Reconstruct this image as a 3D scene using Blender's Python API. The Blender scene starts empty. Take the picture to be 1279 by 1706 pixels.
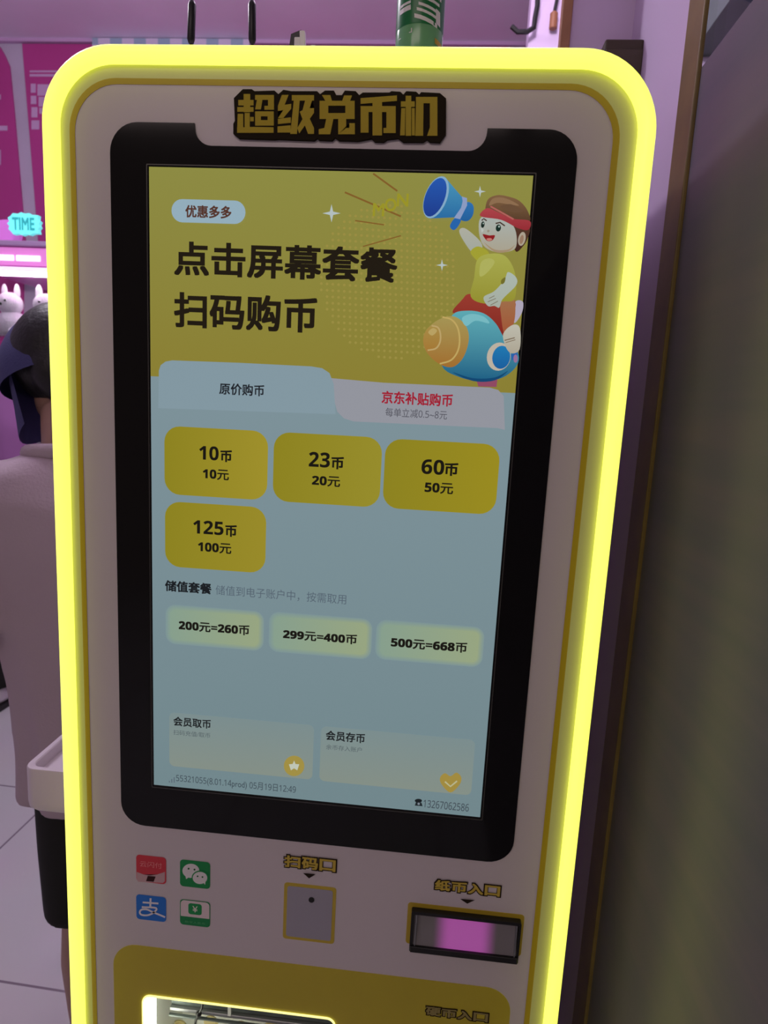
import bpy, bmesh, math, random
from mathutils import Vector, Matrix, noise
random.seed(7)
C = bpy.context.scene.collection
SC = bpy.context.scene
PI = math.pi

# ------------------------------------------------------------------ camera
F_PX = 1060.0
CAM = Vector((0.3198, -0.6964, 1.5012))
RX = Vector((0.99503504, 0.08548047, 0.05097402))      # picture right
DN = Vector((0.06393145, -0.15644838, -0.98561487))    # picture down
FW = Vector((-0.07627602, 0.98397988 , -0.16113651))   # view direction
cam_d = bpy.data.cameras.new('camera')
cam = bpy.data.objects.new('camera', cam_d); C.objects.link(cam)
up = -DN
m = Matrix(((RX.x, up.x, -FW.x, CAM.x), (RX.y, up.y, -FW.y, CAM.y), (RX.z, up.z, -FW.z, CAM.z), (0, 0, 0, 1)))
cam.matrix_world = m
cam_d.sensor_fit = 'VERTICAL'; cam_d.sensor_height = 36.0
cam_d.lens = F_PX / 1706.0 * 36.0
cam_d.clip_start = 0.01
cam_d.dof.use_dof = True; cam_d.dof.focus_distance = 0.74; cam_d.dof.aperture_fstop = 9.0
SC.camera = cam

# ------------------------------------------------------------------ world, lights, exposure
def lin(c):
    return tuple(((v/255.0)/12.92 if v/255.0 <= 0.04045 else ((v/255.0+0.055)/1.055)**2.4) for v in c)
w = bpy.data.worlds.new('hall_air'); SC.world = w; w.use_nodes = True
bg = w.node_tree.nodes['Background']
bg.inputs[0].default_value = (0.36, 0.27, 0.29, 1); bg.inputs[1].default_value = 0.34
def area(name, loc, rot, sx, sy, power, col):
    l = bpy.data.lights.new(name, 'AREA'); l.shape = 'RECTANGLE'; l.size = sx; l.size_y = sy
    l.energy = power; l.color = col
    o = bpy.data.objects.new(name, l); C.objects.link(o); o.location = loc; o.rotation_euler = rot
    return o
area('hall_ceiling_light', (-0.6, -3.0, 3.4), (math.radians(40), 0, 0), 2.4, 0.8, 20, (1.0, 0.80, 0.78))
def bulb(name, loc, power, col, r=0.12):
    l = bpy.data.lights.new(name, 'POINT'); l.energy = power; l.color = col; l.shadow_soft_size = r
    o = bpy.data.objects.new(name, l); C.objects.link(o); o.location = loc
bulb('shop_lamp', (-1.25, 1.15, 3.05), 45, (0.95, 0.88, 1.0))
bulb('shop_lamp', (0.43, 1.0, 3.05), 29, (0.97, 0.82, 1.0))
SC.view_settings.view_transform = 'Standard'; SC.view_settings.look = 'None'
SC.view_settings.exposure = 0.0; SC.view_settings.gamma = 1.0
SC.view_settings.use_curve_mapping = False
SC.cycles.max_bounces = 8

# ------------------------------------------------------------------ pixel -> point on the plane y
def P(u, v, y=0.0):
    d = RX*((u-639.5)/F_PX) + DN*((v-853.0)/F_PX) + FW
    s = (y-CAM.y)/d.y
    return (CAM.x+d.x*s, CAM.z+d.z*s)

# ------------------------------------------------------------------ materials
MATS = {}
def mat(name, rgb=(200, 200, 200), rough=0.5, metal=0.0, emit=None, es=1.0, spec=0.5, vary=0.0, scale=8.0,
        linear=None, coat=0.0, alpha=1.0, trans=0.0, bump=0.0, bscale=60.0):
    if name in MATS: return MATS[name]
    M = bpy.data.materials.new(name); M.use_nodes = True; nt = M.node_tree
    b = nt.nodes['Principled BSDF']
    c = linear if linear else lin(rgb)
    b.inputs['Base Color'].default_value = (*c, 1)
    b.inputs['Roughness'].default_value = rough; b.inputs['Metallic'].default_value = metal
    b.inputs['Specular IOR Level'].default_value = spec
    b.inputs['Coat Weight'].default_value = coat
    b.inputs['Alpha'].default_value = alpha
    b.inputs['Transmission Weight'].default_value = trans
    if emit:
        b.inputs['Emission Color'].default_value = (*emit, 1); b.inputs['Emission Strength'].default_value = es
    tc = nt.nodes.new('ShaderNodeTexCoord')
    if vary > 0:
        n = nt.nodes.new('ShaderNodeTexNoise'); n.inputs['Scale'].default_value = scale; n.inputs['Detail'].default_value = 4
        nt.links.new(tc.outputs['Object'], n.inputs['Vector'])
        r = nt.nodes.new('ShaderNodeValToRGB')
        r.color_ramp.elements[0].position = 0.3; r.color_ramp.elements[1].position = 0.7
        r.color_ramp.elements[0].color = (*[x*(1-vary) for x in c], 1)
        r.color_ramp.elements[1].color = (*[min(1, x*(1+vary)) for x in c], 1)
        nt.links.new(n.outputs['Fac'], r.inputs['Fac']); nt.links.new(r.outputs['Color'], b.inputs['Base Color'])
    if bump > 0:
        n2 = nt.nodes.new('ShaderNodeTexNoise'); n2.inputs['Scale'].default_value = bscale
        nt.links.new(tc.outputs['Object'], n2.inputs['Vector'])
        bp = nt.nodes.new('ShaderNodeBump'); bp.inputs['Strength'].default_value = bump; bp.inputs['Distance'].default_value = 0.003
        nt.links.new(n2.outputs['Fac'], bp.inputs['Height']); nt.links.new(bp.outputs['Normal'], b.inputs['Normal'])
    MATS[name] = M
    return M
def mat_print(name, emissive, rough=0.35, strength=1.0, spec=0.5):
    M = bpy.data.materials.new(name); M.use_nodes = True; nt = M.node_tree
    b = nt.nodes['Principled BSDF']
    a = nt.nodes.new('ShaderNodeAttribute'); a.attribute_name = 'Col'
    b.inputs['Roughness'].default_value = rough; b.inputs['Specular IOR Level'].default_value = spec
    if emissive:
        b.inputs['Base Color'].default_value = (0, 0, 0, 1)
        nt.links.new(a.outputs['Color'], b.inputs['Emission Color']); b.inputs['Emission Strength'].default_value = strength
    else:
        nt.links.new(a.outputs['Color'], b.inputs['Base Color'])
    return M
PRINT = mat_print('printed_ink', False, rough=0.6, spec=0.1)
SCREEN = mat_print('lit_screen_pixels', True, rough=0.06, strength=1.0, spec=0.3)

white = mat('white_panel', linear=(.80, .74, .72), rough=0.32)
cab_white = mat('cabinet_white', linear=(.75, .72, .70), rough=0.4)
neon = mat('yellow_neon', linear=(.8, .8, .3), rough=0.4, emit=(0.94, 1.0, 0.115), es=1.4)
amber = mat('amber_line', linear=(.62, .46, .012), rough=0.45)
black_glass = mat('black_glass', linear=(.004, .004, .003), rough=0.08, spec=0.35)
edge_grey = mat('screen_edge', linear=(.10, .10, .085), rough=0.35, metal=0.3)
yellow_panel = mat('yellow_panel', linear=(.68, .58, .035), rough=0.45, vary=0.03, scale=14)
black_plastic = mat('black_plastic', linear=(.008, .008, .008), rough=0.4)
dark_letter = mat('letter_dark', linear=(.020, .014, .005), rough=0.6, spec=0.1)
yellow_letter = mat('letter_yellow', linear=(.90, .68, .12), rough=0.4)
grey_metal = mat('grey_metal', linear=(.33, .34, .34), rough=0.35, metal=0.7)
skin = mat('skin', linear=(.42, .25, .19), rough=0.5, vary=0.06, scale=20)
hair_m = mat('black_hair', linear=(.012, .012, .010), rough=0.5, bump=0.5, bscale=90)

# ------------------------------------------------------------------ object helpers
def wloc(o):
    v = Vector(o.location)
    while o.parent: o = o.parent; v += Vector(o.location)
    return v
def link_mesh(name, verts, faces, material, parent=None, cols=None, smooth=False, midx=None, origin=None):
    me = bpy.data.meshes.new(name)
    vs = [Vector(v) for v in verts]
    if origin is None:
        lo = Vector([min(v[i] for v in vs) for i in range(3)]); hi = Vector([max(v[i] for v in vs) for i in range(3)])
        origin = (lo+hi)/2
    origin = Vector(origin)
    me.from_pydata([v-origin for v in vs], [], faces)
    mats = material if isinstance(material, list) else [material]
    for mm in mats: me.materials.append(mm)
    if midx:
        for p, i in zip(me.polygons, midx): p.material_index = i
    if cols:
        at = me.color_attributes.new('Col', 'FLOAT_COLOR', 'POINT')
        for i, c in enumerate(cols): at.data[i].color = (*c, 1)
    if smooth:
        for p in me.polygons: p.use_smooth = True
    me.validate(); me.update()
    o = bpy.data.objects.new(name, me); C.objects.link(o)
    if parent: o.parent = parent; o.location = origin - wloc(parent)
    else: o.location = origin
    return o
def bm_obj(name, bm, material, parent=None, smooth=False, origin=None):
    bmesh.ops.recalc_face_normals(bm, faces=bm.faces[:])
    bm.verts.index_update()
    vs = [v.co.copy() for v in bm.verts]; fs = [[v.index for v in f.verts] for f in bm.faces]
    mi = [f.material_index for f in bm.faces]
    bm.free()
    o = link_mesh(name, vs, fs, material, parent, smooth=smooth, midx=mi, origin=origin)
    if smooth:
        try: o.data.set_sharp_from_angle(angle=math.radians(40))
        except Exception: pass
    return o
def tag(o, label=None, cat=None, group=None, kind=None):
    if label: o['label'] = label
    if cat: o['category'] = cat
    if group: o['group'] = group
    if kind: o['kind'] = kind
    return o
def thing(name, loc, label, cat, group=None):
    o = bpy.data.objects.new(name, None); C.objects.link(o); o.location = loc; o.empty_display_size = 0.05
    return tag(o, label, cat, group)
def add_box(bm, x0, x1, y0, y1, z0, z1, mi=0, bev=0.0):
    r = bmesh.ops.create_cube(bm, size=1.0)
    vs = r['verts']
    for v in vs:
        v.co = Vector(((x0+x1)/2+v.co.x*(x1-x0), (y0+y1)/2+v.co.y*(y1-y0), (z0+z1)/2+v.co.z*(z1-z0)))
    fs = set(f for v in vs for f in v.link_faces)
    for f in fs: f.material_index = mi
    if bev > 0:
        es = list(set(e for v in vs for e in v.link_edges))
        bmesh.ops.bevel(bm, geom=es, offset=bev, segments=3, affect='EDGES', profile=0.5)
def box(name, x0, x1, y0, y1, z0, z1, material, parent=None, bev=0.0):
    bm = bmesh.new(); add_box(bm, x0, x1, y0, y1, z0, z1, bev=bev); return bm_obj(name, bm, material, parent)
def add_tube(bm, pts, rad, n=10, mi=0, cap=True, squash=None):
    """tapered tube along a polyline; rad number or list; squash=(a,b) scales along frame axes"""
    pts = [Vector(p) for p in pts]
    if not isinstance(rad, (list, tuple)): rad = [rad]*len(pts)
    t0 = (pts[1]-pts[0]).normalized()
    ref = Vector((0, 0, 1)) if abs(t0.z) < 0.9 else Vector((0, 1, 0))
    a = t0.cross(ref).normalized()
    rings = []
    for i, p in enumerate(pts):
        if i == 0: t = pts[1]-pts[0]
        elif i == len(pts)-1: t = pts[-1]-pts[-2]
        else: t = (pts[i+1]-pts[i]).normalized()+(pts[i]-pts[i-1]).normalized()
        t.normalize()
        a = (a - t*a.dot(t)).normalized(); b = t.cross(a)
        sa, sb = squash if squash else (1, 1)
        ring = [bm.verts.new(p + a*(rad[i]*sa*math.cos(2*PI*k/n)) + b*(rad[i]*sb*math.sin(2*PI*k/n))) for k in range(n)]
        rings.append(ring)
    for r0, r1 in zip(rings, rings[1:]):
        for k in range(n):
            f = bm.faces.new((r0[k], r0[(k+1) % n], r1[(k+1) % n], r1[k])); f.material_index = mi
    if cap:
        f = bm.faces.new(rings[0][::-1]); f.material_index = mi
        f = bm.faces.new(rings[-1]); f.material_index = mi
def add_ball(bm, c, r, seg=16, mi=0, rot=None):
    """ellipsoid"""
    if not isinstance(r, (list, tuple)): r = (r, r, r)
    M = Matrix.Translation(c)
    if rot is not None: M = M @ rot.to_4x4()
    M = M @ Matrix.Diagonal((*r, 1))
    res = bmesh.ops.create_uvsphere(bm, u_segments=seg, v_segments=max(6, seg//2+2), radius=1.0, matrix=M)
    for f in set(f for v in res['verts'] for f in v.link_faces): f.material_index = mi
def add_lathe(bm, cx, cy, prof, n=28, mi=0, cap=True):
    rings = []
    for r, z in prof:
        rings.append([bm.verts.new((cx+r*math.cos(2*PI*k/n), cy+r*math.sin(2*PI*k/n), z)) for k in range(n)])
    for a, b in zip(rings, rings[1:]):
        for k in range(n):
            f = bm.faces.new((a[k], a[(k+1) % n], b[(k+1) % n], b[k])); f.material_index = mi
    if cap:
        bm.faces.new(rings[0][::-1]).material_index = mi; bm.faces.new(rings[-1]).material_index = mi
def add_loft(bm, rings, mi=0, cap=True):
    R = [[bm.verts.new(p) for p in r] for r in rings]
    n = len(R[0])
    for a, b in zip(R, R[1:]):
        for k in range(n):
            bm.faces.new((a[k], a[(k+1) % n], b[(k+1) % n], b[k])).material_index = mi
    if cap:
        bm.faces.new(R[0][::-1]).material_index = mi; bm.faces.new(R[-1]).material_index = mi
def rrect(x0, x1, z0, z1, r, n=10):
    if not isinstance(r, (list, tuple)): r = [r]*4          # bl, br, tr, tl
    out = []
    for (cx, cz, a0, q) in ((x0, z0, 180, r[0]), (x1, z0, 270, r[1]), (x1, z1, 0, r[2]), (x0, z1, 90, r[3])):
        sx = 1 if cx == x0 else -1; sz = 1 if cz == z0 else -1
        ox, oz = cx+sx*q, cz+sz*q
        for k in range(n+1):
            a = math.radians(a0+90*k/n); out.append((ox+q*math.cos(a), oz+q*math.sin(a)))
    return out
def prism(name, pts, y0, y1, material, parent=None, holes=(), bev=0.0):
    """outline in x,z pushed from y0 (front) to y1 (back), with holes"""
    bm = bmesh.new()
    loops = []
    for L in [pts]+list(holes):
        vs = [bm.verts.new((x, y0, z)) for x, z in L]
        es = [bm.edges.new((vs[i], vs[(i+1) % len(vs)])) for i in range(len(vs))]
        loops.append((vs, es))
    bmesh.ops.triangle_fill(bm, use_beauty=True, use_dissolve=False, edges=[e for _, es in loops for e in es])
    front = bm.faces[:]
    if y1 != y0:
        back = {}
        for vs, _ in loops:
            for v in vs: back[v] = bm.verts.new((v.co.x, y1, v.co.z))
        for f in front: bm.faces.new([back[v] for v in reversed(f.verts)])
        for vs, _ in loops:
            for i in range(len(vs)):
                a, b = vs[i], vs[(i+1) % len(vs)]
                bm.faces.new((a, b, back[b], back[a]))
    return bm_obj(name, bm, material, parent)
def remesh(o, voxel, smooth_it=4, fac=0.5):
    md = o.modifiers.new('r', 'REMESH'); md.mode = 'VOXEL'; md.voxel_size = voxel; md.use_smooth_shade = True
    if smooth_it:
        ms = o.modifiers.new('s', 'SMOOTH'); ms.factor = fac; ms.iterations = smooth_it
    dg = bpy.context.evaluated_depsgraph_get()
    me = bpy.data.meshes.new_from_object(o.evaluated_get(dg))
    o.modifiers.clear(); old = o.data; o.data = me
    if not me.materials:
        for mm in old.materials: me.materials.append(mm)
    for p in me.polygons: p.use_smooth = True
    return o

# ------------------------------------------------------------------ flat printed / lit layers
_tc = {}
def glyphs(s, bold=0.0):
    k = (s, bold)
    if k in _tc: return _tc[k]
    cu = bpy.data.curves.new('t', 'FONT'); cu.body = s; cu.size = 1.0; cu.offset = bold; cu.resolution_u = 4; cu.fill_mode = 'FRONT'
    o = bpy.data.objects.new('t', cu); C.objects.link(o)
    dg = bpy.context.evaluated_depsgraph_get()
    me = bpy.data.meshes.new_from_object(o.evaluated_get(dg))
    vs = [(v.co.x, v.co.y) for v in me.vertices]; fs = [list(p.vertices) for p in me.polygons]
    bpy.data.objects.remove(o); bpy.data.curves.remove(cu); bpy.data.meshes.remove(me)
    _tc[k] = (vs, fs)
    return vs, fs
def spline(pts, n=6):
    out = []; N = len(pts)
    for i in range(N):
        p0, p1, p2, p3 = pts[i-1], pts[i], pts[(i+1) % N], pts[(i+2) % N]
        for k in range(n):
            t = k/n
            out.append(tuple(0.5*(2*p1[j]+(p2[j]-p0[j])*t+(2*p0[j]-5*p1[j]+4*p2[j]-p3[j])*t*t+(3*p1[j]-p0[j]-3*p2[j]+p3[j])*t**3) for j in (0, 1)))
    return out
class Flat:
    """thin layers on the kiosk's front; colours as the display or the print has them"""
    def __init__(s, y, step=0.00006, conv=None):
        s.v = []; s.f = []; s.c = []; s.y = y; s.step = step; s.k = 0; s.conv = conv or lin
    def poly(s, xz, col, layer=None, grad=None):
        bm = bmesh.new(); y = s.y-s.step*s.k; s.k += 1
        vs = [bm.verts.new((x, y, z)) for x, z in xz]
        try: f = bm.faces.new(vs)
        except ValueError: bm.free(); return
        if len(vs) > 4: bmesh.ops.triangulate(bm, faces=[f])
        bm.normal_update()
        b = len(s.v); bm.verts.index_update()
        zs = [p[1] for p in xz]; z0, z1 = min(zs), max(zs); xs = [p[0] for p in xz]; x0, x1 = min(xs), max(xs)
        for v in bm.verts:
            s.v.append(v.co.copy())
            if grad:
                c2, ang = grad
                t = ((v.co.z-z0)/(z1-z0) if ang == 'v' else (v.co.x-x0)/(x1-x0))
                a, bb = s.conv(col), s.conv(c2)
                s.c.append(tuple(bb[i]*t+a[i]*(1-t) for i in range(3)))
            else: s.c.append(s.conv(col))
        for f in bm.faces:
            idx = [b+v.index for v in f.verts]
            if f.normal.y > 0: idx.reverse()
            s.f.append(idx)
        bm.free()
    def px(s, pts, col, grad=None): s.poly([P(u, v) for u, v in pts], col, grad=grad)
    def ell(s, cx, cy, rx, ry, col, rot=0, n=28, grad=None):
        a = math.radians(rot); pts = []
        for k in range(n):
            t = 2*PI*k/n; x, y = rx*math.cos(t), ry*math.sin(t)
            pts.append((cx+x*math.cos(a)-y*math.sin(a), cy+x*math.sin(a)+y*math.cos(a)))
        s.px(pts, col, grad)
    def stroke(s, pts, wd, col):
        """polyline of width wd in pixels, rounded through its points"""
        if len(pts) > 3:
            e = [(2*pts[0][0]-pts[1][0], 2*pts[0][1]-pts[1][1])]+list(pts)+[(2*pts[-1][0]-pts[-2][0], 2*pts[-1][1]-pts[-2][1])]
            o = []
            for i in range(1, len(e)-2):
                p0, p1, p2, p3 = e[i-1], e[i], e[i+1], e[i+2]
                for k in range(4):
                    t = k/4
                    o.append(tuple(0.5*(2*p1[j]+(p2[j]-p0[j])*t+(2*p0[j]-5*p1[j]+4*p2[j]-p3[j])*t*t+(3*p1[j]-p0[j]-3*p2[j]+p3[j])*t**3) for j in (0, 1)))
            pts = o+[tuple(pts[-1])]
        L = []; R = []
        for i, p in enumerate(pts):
            a = pts[max(0, i-1)]; b = pts[min(len(pts)-1, i+1)]
            dx, dy = b[0]-a[0], b[1]-a[1]; q = math.hypot(dx, dy) or 1
            nx, ny = -dy/q*wd/2, dx/q*wd/2
            L.append((p[0]+nx, p[1]+ny)); R.append((p[0]-nx, p[1]-ny))
        for i in range(len(pts)-1):
            s.px([L[i], L[i+1], R[i+1], R[i]], col); s.k -= 1
        s.k += 1
    def text(s, t, tl, br, col, bold=0.012, xz=None):
        if xz: x0, x1, z0, z1 = xz
        else:
            (x0, z1), (x1, z0) = P(*tl), P(*br)
        if any('\u4e00' <= ch <= '\u9fff' for ch in t) or t.isdigit():
            base = 0x1D7EC if bold > 0.015 else 0x1D7E2
            if t.isdigit() and bold > 0.015: bold = 0.006
            t = ''.join(chr(base+int(ch)) if ch in '0123456789' else ch for ch in t)
        vs, fs = glyphs(t, 0.0)
        ax, bx = min(v[0] for v in vs), max(v[0] for v in vs); ay, by = min(v[1] for v in vs), max(v[1] for v in vs)
        y = s.y-s.step*s.k; s.k += 1; c = s.conv(col)
        nd = 0 if bold <= 0.003 else (8 if bold < 0.05 else 16)
        offs = [(0.0, 0.0)]+[(bold*a_/q_, bold*b_/q_) for q_ in ((1, 2) if nd == 16 else (1,)) for a_ in ((-1, 0, 1) if q_ == 1 else (-2, -1, 1, 2)) for b_ in ((-1, 0, 1) if q_ == 1 else (-2, 2)) if (a_ or b_)] * (1 if nd else 0)
        ax -= bold; bx += bold; ay -= bold; by += bold
        for n_, (ox, oy) in enumerate(offs):
            b = len(s.v)
            for v in vs:
                s.v.append(Vector((x0+(v[0]+ox-ax)/(bx-ax)*(x1-x0), y-n_*1.0e-6, z0+(v[1]+oy-ay)/(by-ay)*(z1-z0)))); s.c.append(c)
            for f in fs: s.f.append([b+i for i in f])
    def rr(s, tl, br, rpx, col, grad=None):
        (x0, z1), (x1, z0) = P(*tl), P(*br)
        s.poly(rrect(x0, x1, z0, z1, min(rpx*0.00066, (z1-z0)*.499, (x1-x0)*.499), 6), col, grad=grad)
    def build(s, name, m_, parent): return link_mesh(name, s.v, s.f, m_, parent, cols=s.c)

# ================================================================== THE SETTING
def structure(o): return tag(o, kind='structure')
# floor of large glazed tiles
fl = box('floor', -5.0, 3.5, -4.0, 3.35, -0.05, 0.0, None)
def floor_mat():
    M = bpy.data.materials.new('floor_tiles'); M.use_nodes = True; nt = M.node_tree; b = nt.nodes['Principled BSDF']
    tc = nt.nodes.new('ShaderNodeNewGeometry'); mp = nt.nodes.new('ShaderNodeMapping')
    mp.inputs['Location'].default_value = (1.066, -0.617, 0); mp.inputs['Rotation'].default_value = (0, 0, 0.03)
    br = nt.nodes.new('ShaderNodeTexBrick'); br.offset = 0.0; br.squash = 1.0
    br.inputs['Color1'].default_value = (.60, .62, .60, 1); br.inputs['Color2'].default_value = (.57, .59, .58, 1)
    br.inputs['Mortar'].default_value = (.22, .19, .22, 1)
    br.inputs['Scale'].default_value = 1.0; br.inputs['Brick Width'].default_value = 0.76; br.inputs['Row Height'].default_value = 0.76
    br.inputs['Mortar Size'].default_value = 0.004; br.inputs['Mortar Smooth'].default_value = 0.3
    n = nt.nodes.new('ShaderNodeTexNoise'); n.inputs['Scale'].default_value = 3.0
    mx = nt.nodes.new('ShaderNodeMixRGB'); mx.blend_type = 'MULTIPLY'; mx.inputs['Fac'].default_value = 0.12
    nt.links.new(tc.outputs['Position'], mp.inputs['Vector']); nt.links.new(mp.outputs['Vector'], br.inputs['Vector'])
    nt.links.new(tc.outputs['Position'], n.inputs['Vector'])
    nt.links.new(br.outputs['Color'], mx.inputs['Color1']); nt.links.new(n.outputs['Color'], mx.inputs['Color2'])
    nt.links.new(mx.outputs['Color'], b.inputs['Base Color']); b.inputs['Roughness'].default_value = 0.22
    return M
fl.data.materials.clear(); fl.data.materials.append(floor_mat()); structure(fl)
lav = mat('lavender_paint', linear=(.82, .74, .90), rough=0.6, vary=0.04, scale=2.5)
white_wall = mat('white_paint', linear=(.68, .54, .76), rough=0.55, vary=0.03, scale=3)
wood = mat('gold_wood', linear=(.20, .135, .036), rough=0.4, vary=0.18, scale=18)
pine = mat('orange_wood', linear=(.42, .20, .10), rough=0.5, vary=0.12, scale=20)
structure(box('ceiling', -5.0, 3.5, -4.0, 3.35, 3.53, 3.6, lav))
structure(box('wall_back', -5.0, 2.6, 3.25, 3.35, 0.0, 3.53, mat('grey_lavender_wall', linear=(.50, .42, .56), rough=.6, vary=.08, scale=3)))
structure(box('wall_left', -5.0, -4.9, -4.0, 3.25, 0.0, 3.53, lav))
# stub of wall behind the kiosk, its side return, and the far white wall to its left
bm = bmesh.new(); add_box(bm, 0.484, 0.602, 0.42, 0.436, 0, 3.53); add_box(bm, 0.5795, 0.602, 0.152, 0.42, 0, 3.53)
structure(bm_obj('wall_right', bm, white_wall))
structure(box('wall_partition', 0.556, 2.6, 1.9, 1.98, 0, 3.53, white_wall))
structure(box('trim_1', 0.578, 0.5835, 0.099, 0.153, 0, 3.53, wood, bev=0.0015))
structure(box('trim_2', 0.4695, 0.485, 0.414, 0.434, 0, 3.53, pine, bev=0.002))
# glass panel to the right of the post, with a dark film over its lower part
gl = bpy.data.materials.new('clear_glass'); gl.use_nodes = True
b = gl.node_tree.nodes['Principled BSDF']; b.inputs['Base Color'].default_value = (.93, .97, .95, 1)
b.inputs['Transmission Weight'].default_value = 1.0; b.inputs['Roughness'].default_value = 0.02; b.inputs['IOR'].default_value = 1.05
structure(box('window_1', 0.5850, 0.593, -1.7, 0.150, 0.0, 3.53, gl))

# ================================================================== THE KIOSK
kiosk = thing('coin_exchange_kiosk', (0.199, 0.1, 0.0),
              'tall white coin exchange kiosk with glowing yellow rim and large touch screen', 'kiosk')
X0, X1, ZT, ZBm = -0.1135, 0.5125, 1.853, 0.10
def ring(o): return rrect(X0+o, X1-o, ZBm+o, ZT-o, 0.076-o, 14)
WIN = rrect(-0.0175, 0.236, 0.52, 0.7255, 0.010, 6)
# cabinet shell
bm = bmesh.new()
R0 = [(x, 0.001, z) for x, z in ring(0.001)]; R1 = [(x, 0.355, z) for x, z in ring(0.001)]
add_loft(bm, [R0, R1], cap=False); bm.faces.new([bm.verts.new(p) for p in R1])
add_box(bm, X0+0.04, X1-0.04, 0.03, 0.34, 0.0, 0.11)
bm_obj('cabinet', bm, cab_white, kiosk)
prism('front_panel', ring(0.0155), 0.0, 0.002, white, kiosk, holes=[WIN])
# neon rim
bm = bmesh.new()
prof = [(0, .003), (0, -.006), (.0015, -.0095), (.005, -.0118), (.009, -.012), (.0128, -.0105), (.0152, -.0075), (.0158, .0)]
add_loft(bm, [[(x, y, z) for x, z in ring(o)] for o, y in prof], cap=False)
tag(bm_obj('neon_rim', bm, neon, kiosk, smooth=True), 'glowing yellow light tube around the edge')
prism('light_channel', ring(0.0150), -0.0003, 0.0, mat('lime_acrylic', linear=(.80, .82, .34), rough=.35), kiosk, holes=[rrect(-0.0872, 0.4795, ZBm+.031, 1.8240, .052, 12)])
# amber printed line inside the rim
prism('border_line', rrect(-0.0878, 0.4800, ZBm+.03, 1.8244, .052, 12), -0.0004, 0.0, amber, kiosk, holes=[rrect(-0.0818, 0.4735, ZBm+.036, 1.8186, .047, 12)])
# black glass bezel with the notch for the title
bz = []
def arc(cx, cz, r, a0, a1, n=8): return [(cx+r*math.cos(math.radians(a0+(a1-a0)*k/n)), cz+r*math.sin(math.radians(a0+(a1-a0)*k/n))) for k in range(n+1)]
bx0, bx1, bz0, bz1, br_ = -0.0428, 0.4405, 0.9722, 1.782, 0.030
bz += arc(bx0+br_, bz0+br_, br_, 180, 270) + arc(bx1-br_, bz0+br_, br_, 270, 360) + arc(bx1-br_, bz1-br_, br_, 0, 90)
bz += [(0.3497, bz1)] + arc(0.3315, 1.7785, 0.018, 0, -90) + arc(0.0668, 1.7785, 0.018, 270, 180) + [(0.0486, bz1)]
bz += arc(bx0+br_, bz1-br_, br_, 90, 180)
prism('screen_bezel', bz, -0.002, 0.0, black_glass, kiosk)
W_, SB, ST = 0.3985, 1.0300, 1.7385
scr = prism('screen_frame', rrect(-.0032, W_+.0032, SB-.0042, ST+.0030, .001, 2), -0.0026, -0.002, edge_grey, kiosk,
            holes=[rrect(-.0022, W_+.0022, SB-.0032, ST+.0020, .001, 2)])
# ---------------- what the screen shows
YS = -0.0028
d = Flat(YS)
d.poly([(0, SB), (W_, SB), (W_, ST), (0, ST)], (112, 134, 139), grad=((130, 150, 159), 'v'))
def zz(v, u=500): return P(u, v)[1]
disp = d.build('touch_display', SCREEN, kiosk)
h = Flat(YS-0.0001)
zh = P(254, 627)[1]
h.poly([(0, zh), (W_, P(857, 655)[1]), (W_, ST), (0, ST)], (138, 127, 50), grad=((140, 138, 66), 'v'))
for k in range(-14, 15):
    for j in range(-14, 15):
        if k*k+j*j < 150: 
            u_, v_ = 650+k*9.5, 470+j*10.5+k*0.6
            if v_ < 600 and not (u_ > 700 and v_ > 300 and u_ > 760): h.ell(u_, v_, 2.4, 2.4, (153, 140, 66), n=6); h.k -= 1
h.k += 1
for a, b_, wd in (((575, 322), (668, 362), 3), ((622, 291), (662, 320), 3), ((592, 369), (640, 376), 2.2), ((605, 412), (668, 394), 2)):
    h.stroke([a, b_], wd, (128, 92, 40))
vs_ = 'MON'
for i, ch in enumerate(vs_): h.text(ch, (622+i*20, 340-i*8), (640+i*20, 362-i*8), (152, 146, 38), bold=0.02)
for (cx_, cy_, r) in ((553, 357, 15), (799, 321, 9.5), (736, 443, 9.5)):
    pts = []
    for k in range(8):
        rr_ = r if k % 2 == 0 else r*0.26
        pts.append((cx_+rr_*math.sin(k*PI/4), cy_-rr_*math.cos(k*PI/4)))
    h.px(pts, (178, 190, 190))
h.text('点击屏幕套餐', (292, 403), (661, 473), (30, 24, 14), bold=0.026)
h.text('扫码购币', (292, 487), (528, 556), (30, 24, 14), bold=0.026)
h.build('header_banner', SCREEN, disp)
pl = Flat(YS-0.012*0-0.0032*0-0.0025)
pl.rr((289, 334), (411, 376), 32, (146, 172, 186)); pl.text('优惠多多', (312, 344), (388, 367), (84, 52, 42), bold=0.026)
pl.build('slogan_pill', SCREEN, disp)
# tabs
t1 = Flat(YS-0.0024)
t1.px([(268, 625)]+[(268, 618), (271, 609), (279, 603), (290, 601), (400, 605), (520, 611), (538, 614), (550, 622), (557, 640), (560, 690)]+[(267, 680)], (130, 151, 161))
t1.text('原价购币', (368, 638), (442, 661), (28, 32, 38), bold=0.020)
t1.build('tab_button', SCREEN, disp)
t2 = Flat(YS-0.0022)
t2.px([(548, 630), (640, 638), (815, 646), (829, 650), (838, 660), (840, 716), (828, 713), (590, 702), (574, 697), (563, 686), (557, 665)], (146, 148, 157))
t2.text('京东补贴购币', (637, 651), (753, 678), (158, 28, 48), bold=0.024)
t2.text('每单立减0.5~8元', (643, 679), (744, 699), (78, 78, 88), bold=0.0)
t2.build('tab_button', SCREEN, disp)
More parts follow.
